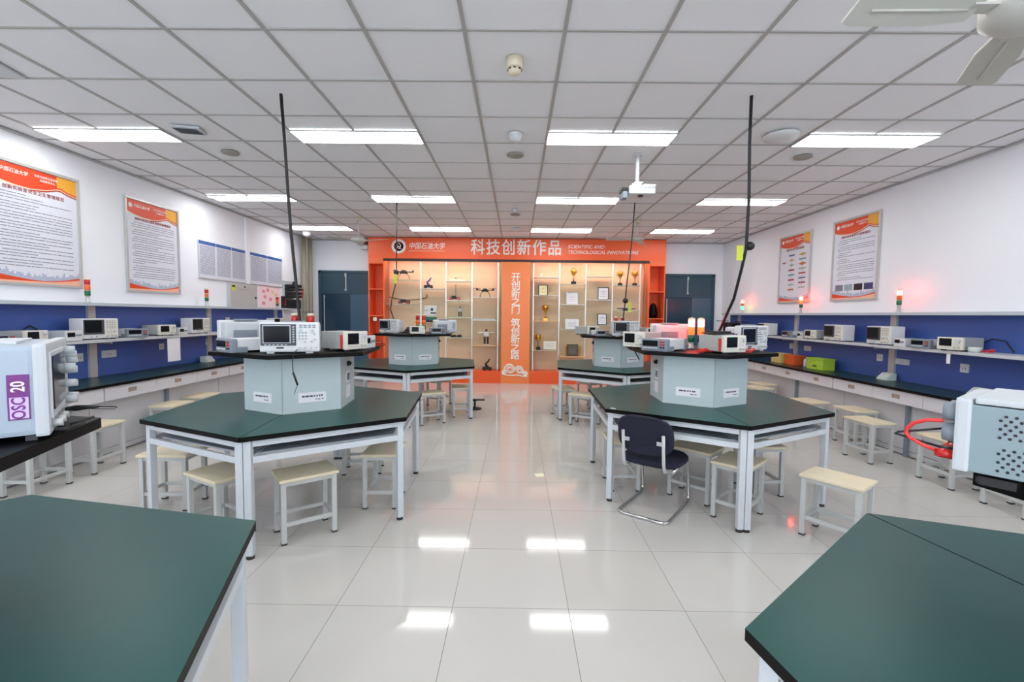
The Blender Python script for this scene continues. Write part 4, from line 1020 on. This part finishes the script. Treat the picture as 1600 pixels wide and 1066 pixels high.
# ------------------------------------------------------------------ orange display cabinet
YC = 10.25
def cabinet():
    t = thing('display_cabinet', 'large orange display cabinet filling the back wall', 'cabinet', (0, YC, 0))
    d = YB-YC-.002
    b = MB(); b.bx(-3.30, 3.28, 0, d, 2.76, ZC-.012); b.out('header_panel', M_oran, t)
    b = MB(); b.bx(-2.97, 2.935, .0, .05, 2.705, 2.76); b.out('dark_strip', M_darkst, t)  # dark strip fitted along the bottom of the header, above the recess
    b = MB(); b.bx(-2.95, 2.92, .0, d, 0.0, .27); b.out('base', M_oran, t)
    for x0, x1 in ((-2.9, -.4), (.36, 2.87)):
        b = MB(); b.bx(x0, x1, .06, .09, 2.735, 2.745); b.out('light_strip', mat('cabinet_light_strip', (255, 248, 238), .5, noise=0, emit=13), t)
    b = MB(); b.bx(-2.95, 2.92, d-.03, d, .27, 2.76); b.out('back_panel', M_tan, t)
    for x0, x1, s in ((-3.30, -2.95, 'l'), (2.92, 3.28, 'r')):
        b = MB(); b.bx(x0, x0+.02, 0, d, 0, 2.76); b.bx(x1-.02, x1, 0, d, 0, 2.76); b.bx(x0+.02, x1-.02, d-.02, d, 0, 2.76); b.bx(x0+.02, x1-.02, 0, .02, 2.665, 2.76)
        sc_ = b.out('side_column', M_oranside, t)
        for z in (.27, .88, 1.475, 2.07, 2.645):
            b = MB(); b.bx(x0+.02, x1-.02, .004, d-.02, z, z+.02); b.out('column_shelf', M_oranside, sc_)
    b = MB(); b.bx(-.335, .30, -.012, .30, .0, 2.705); b.out('centre_panel', M_oranl, t)
    yp = .20
    for x in (-2.17, -1.60, -1.01, -.42, .38, .965, 1.56, 2.16, 2.78):
        b = MB(); b.bx(x-.014, x+.014, yp-.014, yp+.014, .27, 2.70, .002); b.out('post', mat('bright_steel_post', (226, 226, 218), .3, .5), t)
    for x in (-2.93, -.36, .32, 2.90):
        b = MB(); b.bx(x-.012, x+.012, yp-.012, yp+.012, .27, 2.70); b.out('edge_post', M_khaki, t)
    for x, w, z, m_ in ((-2.52, .60, 2.285, 0), (-2.64, .62, 1.745, 0), (-1.90, .57, 2.10, 1), (-1.31, .57, 2.265, 1), (-1.31, .57, 1.835, 1), (-1.31, .57, 1.455, 0), (-1.31, .57, 1.005, 0), (-1.92, .56, 1.335, 0), (-.71, .57, 1.915, 1), (-.71, .57, 1.40, 1), (-.71, .57, .83, 2),
                       (.66, .57, 2.375, 1), (.66, .57, 1.965, 1), (.66, .57, 1.395, 2), (.66, .57, .74, 0), (1.27, .57, 2.225, 0), (1.27, .57, 1.775, 1), (1.27, .57, 1.215, 0), (1.29, .57, .60, 2), (1.86, .57, 2.405, 1), (1.86, .57, 1.885, 1), (1.86, .57, 1.315, 0), (2.47, .57, 2.205, 0), (2.47, .57, 1.645, 0)):
        b = MB(); b.bx(x-w/2, x+w/2, .06, .36, z, z+.014); b.out('glass_shelf', (M_glass, mat('frosted_shelf', (232, 232, 224), .25, noise=.02), mat('pale_orange_shelf', (236, 190, 140), .35))[m_], t)
    y = -.003
    text('科技创新作品', .36, M_wtext, t, (-.02, y, 3.0), .006, 'CENTER', ext=.004, sx=.88, space=1.14)
    text('SCIENTIFIC AND', .108, M_wtext, t, (1.115, y, 3.05), .0004, shear=.22, ext=.003)
    text('TECHNOLOGICAL INNOVATIONS', .108, M_wtext, t, (1.115, y, 2.93), .0004, shear=.22, ext=.003, sx=.93)
    text('中国石油大学', .155, M_wtext, t, (-2.40, y, 3.03), .001, shear=.18, ext=.003, sx=.86)
    b = MB(); b.bx(-2.40, -1.60, y-.002, 0, 2.925, 2.932); b.out('underline', M_wtext, t)
    b = MB(); b.at((-2.62, y, 3.025), 0, PI/2)
    b.m(0); b.lathe([(.105, -.004), (.16, -.004), (.16, .004), (.105, .004), (.105, -.004)], 36)
    b.m(1); b.lathe([(.10, -.001), (.0, -.001)], 36)
    b.m(0)
    b.tube([(.0, -.06, .004), (.02, -.03, .004), (.045, .0, .004), (.03, .05, .004), (-.01, .075, .004)], .012, 6); b.tube([(-.05, -.05, .004), (-.055, .0, .004), (-.02, .03, .004), (.0, .0, .004), (-.03, -.03, .004), (-.06, -.06, .004)], .011, 6); b.tube([(-.05, .05, .004), (.06, -.07, .004)], .008, 6)
    b.out('emblem', [M_wtext, M_oran], t)
    for s, z in (('开', 2.36), ('创', 2.18), ('新', 2.0), ('之', 1.82), ('门', 1.64), ('筑', 1.35), ('创', 1.16), ('新', .98), ('之', .80), ('路', .62)):
        text(s, .205, M_wtext, t, (-.02, -.014, z), .004, 'CENTER', ext=.003, name='vertical_lettering')
    # cloud scroll motif
    b = MB()
    def spiral(c, r0, turns, a0, s=1, r=.014, n=26):
        b.tube([(c[0]+s*(r0*(1-.8*i/n))*math.cos(a0+turns*2*PI*i/n), -.014, c[1]+(r0*(1-.8*i/n))*math.sin(a0+turns*2*PI*i/n)) for i in range(n+1)], r, 6)
    for c, r0, a0 in (((-.13, .32), .135, R(200)), ((.08, .30), .11, R(190)), ((.21, .22), .065, R(180)), ((-.25, .25), .06, R(230))):
        spiral(c, r0, -1.5, a0)
        spiral(c, r0*.74, -1.1, a0, 1, .010)
    b.tube([(-.31, -.014, .21), (-.22, -.014, .19), (-.08, -.014, .185), (.05, -.014, .19), (.15, -.014, .165), (.26, -.014, .155)], .014, 6)
    b.out('cloud_scroll', M_wtext, t)
    b = MB(); b.bx(-3.20, -3.12, .008, .02, 1.37, 1.45, .002); b.out('socket_plate', M_offw, t)
cabinet()
# ------------------------------------------------------------------ exhibits
def exhibits():
    Y = YC+.2; GX = 'student exhibits in the orange cabinet'
    def drone(label, x, z, s, blade):
        t = thing('quadcopter', label, 'drone', (x, Y, z), R(12), GX)
        b = MB(); b.box((0, 0, .20*s), (.20*s, .16*s, .06*s), 0, .01*s); b.box((0, 0, .245*s), (.12*s, .1*s, .03*s), 0, .006*s); b.out('drone_body', M_blackp, t)
        for k in range(4):
            a = R(35+110*(k % 2)+180*(k//2)); p = (.30*s*math.cos(a), .16*s*math.sin(a), .22*s)
            b = MB(); b.tube([(0, 0, .21*s), p], .010*s, 6); b.cyl((p[0], p[1], .21*s), (p[0], p[1], .26*s), .02*s, None, 10); ar = b.out('arm', M_blackp, t)
            b = MB(); b.box((p[0], p[1], .265*s), (.26*s, .022*s, .005), R(20*k), .001); b.out('propeller', blade, ar)
        for sx in (1, -1):
            b = MB(); b.tube([(sx*.06*s, 0, .18*s), (sx*.14*s, 0, .10*s), (sx*.155*s, 0, .01), (sx*.12*s, 0, .006)], .009*s, 6); b.tube([(sx*.15*s, -.1*s, .006), (sx*.15*s, .1*s, .006)], .006, 6); b.out('landing_gear', M_blackp, t)
    drone('drone with white propellers on the top left glass shelf', -2.56, 2.2995, .84, M_white)
    drone('black drone with arched legs right of the antenna car', -.715, 1.9295, .74, M_dgrey)
    def car(label, x, z, mb_, antenna, s=1):
        t = thing('robot_car', label, 'model car', (x, Y, z), R(5), GX)
        b = MB(); b.box((0, 0, .045*s), (.20*s, .11*s, .035*s), 0, .008*s); b.box((-.02*s, 0, .072*s), (.09*s, .08*s, .03*s), 0, .006*s); b.out('chassis', M_blackp, t)
        for sx in (1, -1):
            for sy in (1, -1):
                b = MB(); b.cyl((sx*.075*s, sy*.06*s, .028*s), (sx*.075*s, sy*.085*s, .028*s), .028*s, None, 14); b.out('wheel', mb_, t)
        if antenna:
            b = MB(); b.tube([(.02, 0, .07), (.02, 0, antenna)], .005, 6); b.out('antenna', M_blackp, t)
    car('red and brown model car on the second left glass shelf', -2.55, 1.7595, mat('brick_red', (150, 60, 56), .5), 0, 1.2)
    car('model car with red wheels and tall antenna under the frosted shelf', -1.40, 1.8495, M_red, .37, 1.2)
    b = MB(); b.tube([(-.42, 0, .16), (-.2, 0, .11), (0, 0, .09), (.25, 0, .11), (.44, 0, .15)], .012, 6); b.tube([(0, 0, .09), (0, 0, .0)], .01, 6); b.box((.44, 0, .19), (.02, .03, .07)); b.box((-.3, 0, .12), (.05, .05, .03))
    tag(b.out('flapping_wing_model', mat('grey_brown_frame', (116, 100, 84), .5), None, (-2.50, Y+.13, 1.7595), R(0)), 'thin arched wing frame model above the red and brown car', 'model', GX)
    def robot(label, x, z, s, mats, style):
        t = thing('robot_model', label, 'robot', (x, Y, z), R(8), GX); A, Bm = mats
        if style == 'arm':
            b = MB(); b.box((0, 0, .05*s), (.20*s, .14*s, .05*s), 0, .01*s); b.out('chassis', A, t)
            for sx in (1, -1):
                for sy in (1, -1):
                    b = MB(); b.cyl((sx*.07*s, sy*.07*s, .035*s), (sx*.07*s, sy*.1*s, .035*s), .035*s, None, 14); b.out('wheel', M_blackp, t)
            b = MB(); b.tube([(0, 0, .07*s), (-.03*s, 0, .15*s), (.03*s, 0, .20*s), (.06*s, 0, .26*s)], [.03*s, .022*s, .02*s, .012*s], 8); b.ball((0, 0, .08*s), .04*s); b.out('arm', Bm, t)
        else:
            b = MB(); b.box((0, 0, .25*s), (.11*s, .07*s, .10*s), 0, .012*s); b.out('torso', A, t)
            b = MB(); b.box((0, 0, .335*s), (.05*s, .05*s, .05*s), 0, .012*s); b.out('head', Bm, t)
            for sx in (1, -1):
                b = MB(); b.box((sx*.035*s, 0, .105*s), (.042*s, .05*s, .17*s), 0, .008*s); lg = b.out('leg', Bm, t)
                b = MB(); b.box((sx*.038*s, -.01*s, .012*s), (.06*s, .09*s, .024*s), 0, .004*s); b.out('foot', A, lg)
                b = MB(); b.tube([(sx*.06*s, 0, .28*s), (sx*.12*s, 0, .285*s), (sx*.19*s, 0, .28*s)], .014*s, 6); b.out('arm', A, t)
    robot('small indigo robot arm on wheels, second column of the cabinet', -2.0, 2.1145, .95, (M_blackp, M_dblue), 'arm')
    robot('black and white robot with no arms spread, third column mid shelf', -1.28, 1.4695, .68, (M_lgrey, M_blackp), 'man')
    robot('white humanoid robot with outstretched arms, fourth column', -.68, .8445, 1.0, (M_white, M_blackp), 'man')
    robot('black robot vehicle with raised arm on the cabinet base, left of centre', -.66, .2702, 1.0, (M_blackp, M_blackp), 'arm')
    t = thing('circuit_robot', 'white panel robot with black blotches on green circuit boards', 'robot', (-1.95, Y-.02, 1.3495), R(-6), GX)
    b = MB(); b.box((0, 0, .26), (.28, .03, .24), 0, .012); fp = b.out('white_panel', M_white, t)
    b = MB(); b.box((.04, -.0155, .29), (.05, .003, .06), 0, .001); b.box((.07, -.0155, .21), (.13, .003, .03), 0, .001); b.box((-.09, -.0155, .27), (.05, .003, .012)); b.out('black_patch', M_blackp, fp)
    b = MB(); b.box((0, 0, .07), (.26, .12, .10), 0, .01); b.box((-.09, -.06, .06), (.06, .03, .08)); b.box((.09, -.06, .06), (.06, .03, .08)); b.out('circuit_boards', M_pcb, t)
    b = MB()
    for k in range(4): b.cyl((-.105+.07*k, -.07, .03), (-.105+.07*k, .07, .03), .028, None, 12)
    b.out('wheel', M_blackp, t)
    t = thing('antenna_module', 'pale flat module with thin antenna on the top frosted shelf', 'model', (-1.33, Y, 2.2795), 0, GX)
    b = MB(); b.box((0, 0, .03), (.36, .14, .05), 0, .006); b.out('module_case', mat('pale_lime_case', (222, 228, 196), .4), t)
    b = MB(); b.box((-.05, 0, .065), (.03, .03, .03)); b.tube([(-.05, 0, .075), (.15, 0, .07)], .004, 6); b.out('antenna', M_dgrey, t)
    b = MB(); b.box((0, 0, .012), (.50, .2, .02), 0, .003); b.box((.02, 0, .03), (.08, .06, .02)); b.box((-.15, .0, .03), (.06, .06, .014)); b.box((.15, .0, .03), (.10, .06, .016)); tag(b.out('circuit_tray', M_lgrey, None, (-.72, Y, 1.4145)), 'silver circuit tray in the fourth column above the humanoid', 'circuit board', GX)
    b = MB()
    for x, s in ((-.1, .03), (-.04, .04), (.03, .03), (.08, .045)): b.box((x, 0, s/2+.01), (s*1.3, s*1.5, s), R(x*300), .004)
    b.box((0, 0, .005), (.26, .12, .01)); tag(b.out('crawler_robot', M_blackp, None, (-1.36, Y, 1.0195)), 'black low robot base in the third column, lowest visible shelf', 'robot', GX)
    # awards
    GA = 'awards in the orange cabinet'
    def cup(label, x, z, h, style=0):
        t = thing('trophy', label, 'trophy', (x, Y, z), 0, GA); s = h/.34
        b = MB(); b.box((0, 0, .03*s), (.10*s, .08*s, .06*s), 0, .005*s); b.out('trophy_base', M_blackp if style else M_gold, t)
        b = MB()
        if style == 2:
            b.tube([(0, 0, .06*s), (.01*s, 0, .2*s)], .012*s, 8); b.lathe([(.02*s, .18*s), (.05*s, .22*s), (.06*s, .28*s), (.035*s, .33*s), (0, .34*s)], 14)
            for k in range(5): b.ball((.05*s*math.cos(k*1.26), .05*s*math.sin(k*1.26), (.26+.03*(k % 2))*s), .025*s, 8)
        else: b.lathe([(.03*s, .06*s), (.014*s, .09*s), (.012*s, .18*s), (.03*s, .20*s), (.06*s, .25*s), (.065*s, .33*s), (.058*s, .34*s), (.05*s, .26*s), (0, .22*s)], 18)
        b.out('trophy_cup', M_gold, t)
        if style != 2:
            for sx in (1, -1):
                b = MB(); b.tube([(sx*.055*s, 0, .32*s), (sx*.09*s, 0, .31*s), (sx*.085*s, 0, .26*s), (sx*.045*s, 0, .235*s)], .006*s, 6); b.out('handle', M_gold, t)
    cup('gold trophy cup left of centre-right in the first award column', .66, 1.4095, .36); cup('reddish gold trophy beside the white certificate, lowest award shelf', .505, .7545, .34, 1)
    cup('tall flower shaped gold trophy in the second award column', 1.28, 2.2395, .37, 2); cup('gold cup on black base left of the hanging cord, top right shelf', 2.33, 2.2195, .32, 1); cup('gold cup on black base right of the hanging cord, top right shelf', 2.66, 2.2195, .33, 1)
    def framed(label, x, z, w, h, face, border=M_blackp, lean=0):
        t = thing('award_plaque', label, 'plaque', (x, Y+.02, z), R(lean), GA)
        b = MB(); b.at(rx=R(-10)); b.bx(-w/2, w/2, -.008, .012, 0.002, h); b.out('plaque_border', border, t)
        b = MB(); b.at(rx=R(-10)); q = .016; b.bx(-w/2+q, w/2-q, -.010, -.008, q, h-q); f = b.out('certificate', face, t)
        b = MB(); b.at(rx=R(-10))
        for k in range(4): b.bx(-w*.3, w*.3, -.0106, -.010, h*(.25+.14*k), h*(.25+.14*k)+.006)
        b.out('certificate_print', M_ltext, f)
        b = MB(); b.tube([(0, .01, h*.7), (0, .10, .004)], .006, 6); b.out('prop', border, t)
    framed('yellow certificate in black frame, first award column', .60, 1.9795, .21, .25, mat('pale_yellow_sheet', (244, 236, 180), .5))
    framed('white certificate in black frame leaning, third award column upper', 1.96, 1.8995, .24, .29, M_paper, M_blackp, -12)
    framed('white certificate in black frame, third award column lower', 1.95, 1.3295, .21, .26, M_paper)
    framed('clear glass award block in the second award column', 1.26, 1.7895, .27, .28, M_paper, M_tealb)
    framed('open white certificate in the second award column', 1.27, 1.2295, .31, .23, M_paper, M_paper)
    framed('white certificate card beside the reddish gold trophy', .77, .7545, .30, .20, mat('ivory_sheet', (238, 236, 220), .5), M_cream)
    framed('dark plaque with gold columns at the foot of the second award column', 1.29, .6145, .26, .27, mat('bronze_plate', (92, 84, 62), .4, .4), M_blackp)
    for sx in (-1, 1):
        b = MB(); b.lathe([(.02, 0), (.014, .02), (.014, .22), (.02, .24)], 12); tag(b.out('gold_column', M_gold, None, (1.29+sx*.155, Y-.03, .6142)), 'gold column flanking the dark plaque, %s' % ('left one' if sx < 0 else 'right one'), 'ornament', GA)
    b = MB(); b.lathe([(.03, 0), (.03, .01), (.012, .02), (.03, .05), (.02, .08), (0, .085)], 12); tag(b.out('glass_ornament', M_glass, None, (.55, Y, 2.3892)), 'small clear ornament on the highest award shelf', 'ornament', GA)
    t = thing('model_aircraft', 'blue winged model aircraft behind the hanging plug, right column', 'model', (2.48, Y, 1.6592), R(10), GX)
    b = MB(); b.box((0, 0, .05), (.38, .14, .02), 0, .006); b.out('wing', M_dblue, t)
    b = MB(); b.box((0, 0, .025), (.06, .24, .045), 0, .012); b.out('fuselage', M_dgrey, t)
    t = thing('black_sculpture', 'black stone sculpture in the right orange side column', 'sculpture', (3.09, Y, 1.4952), 0, GA)
    b = MB(); b.lathe([(.09, .02), (.10, .12), (.085, .22), (.06, .30), (.02, .34), (0, .345)], 14); b.out('sculpture_body', M_black, t)
    b = MB(); b.box((.0, 0, .011), (.22, .18, .022), 0, .004); b.out('plinth', M_black, t)
exhibits()
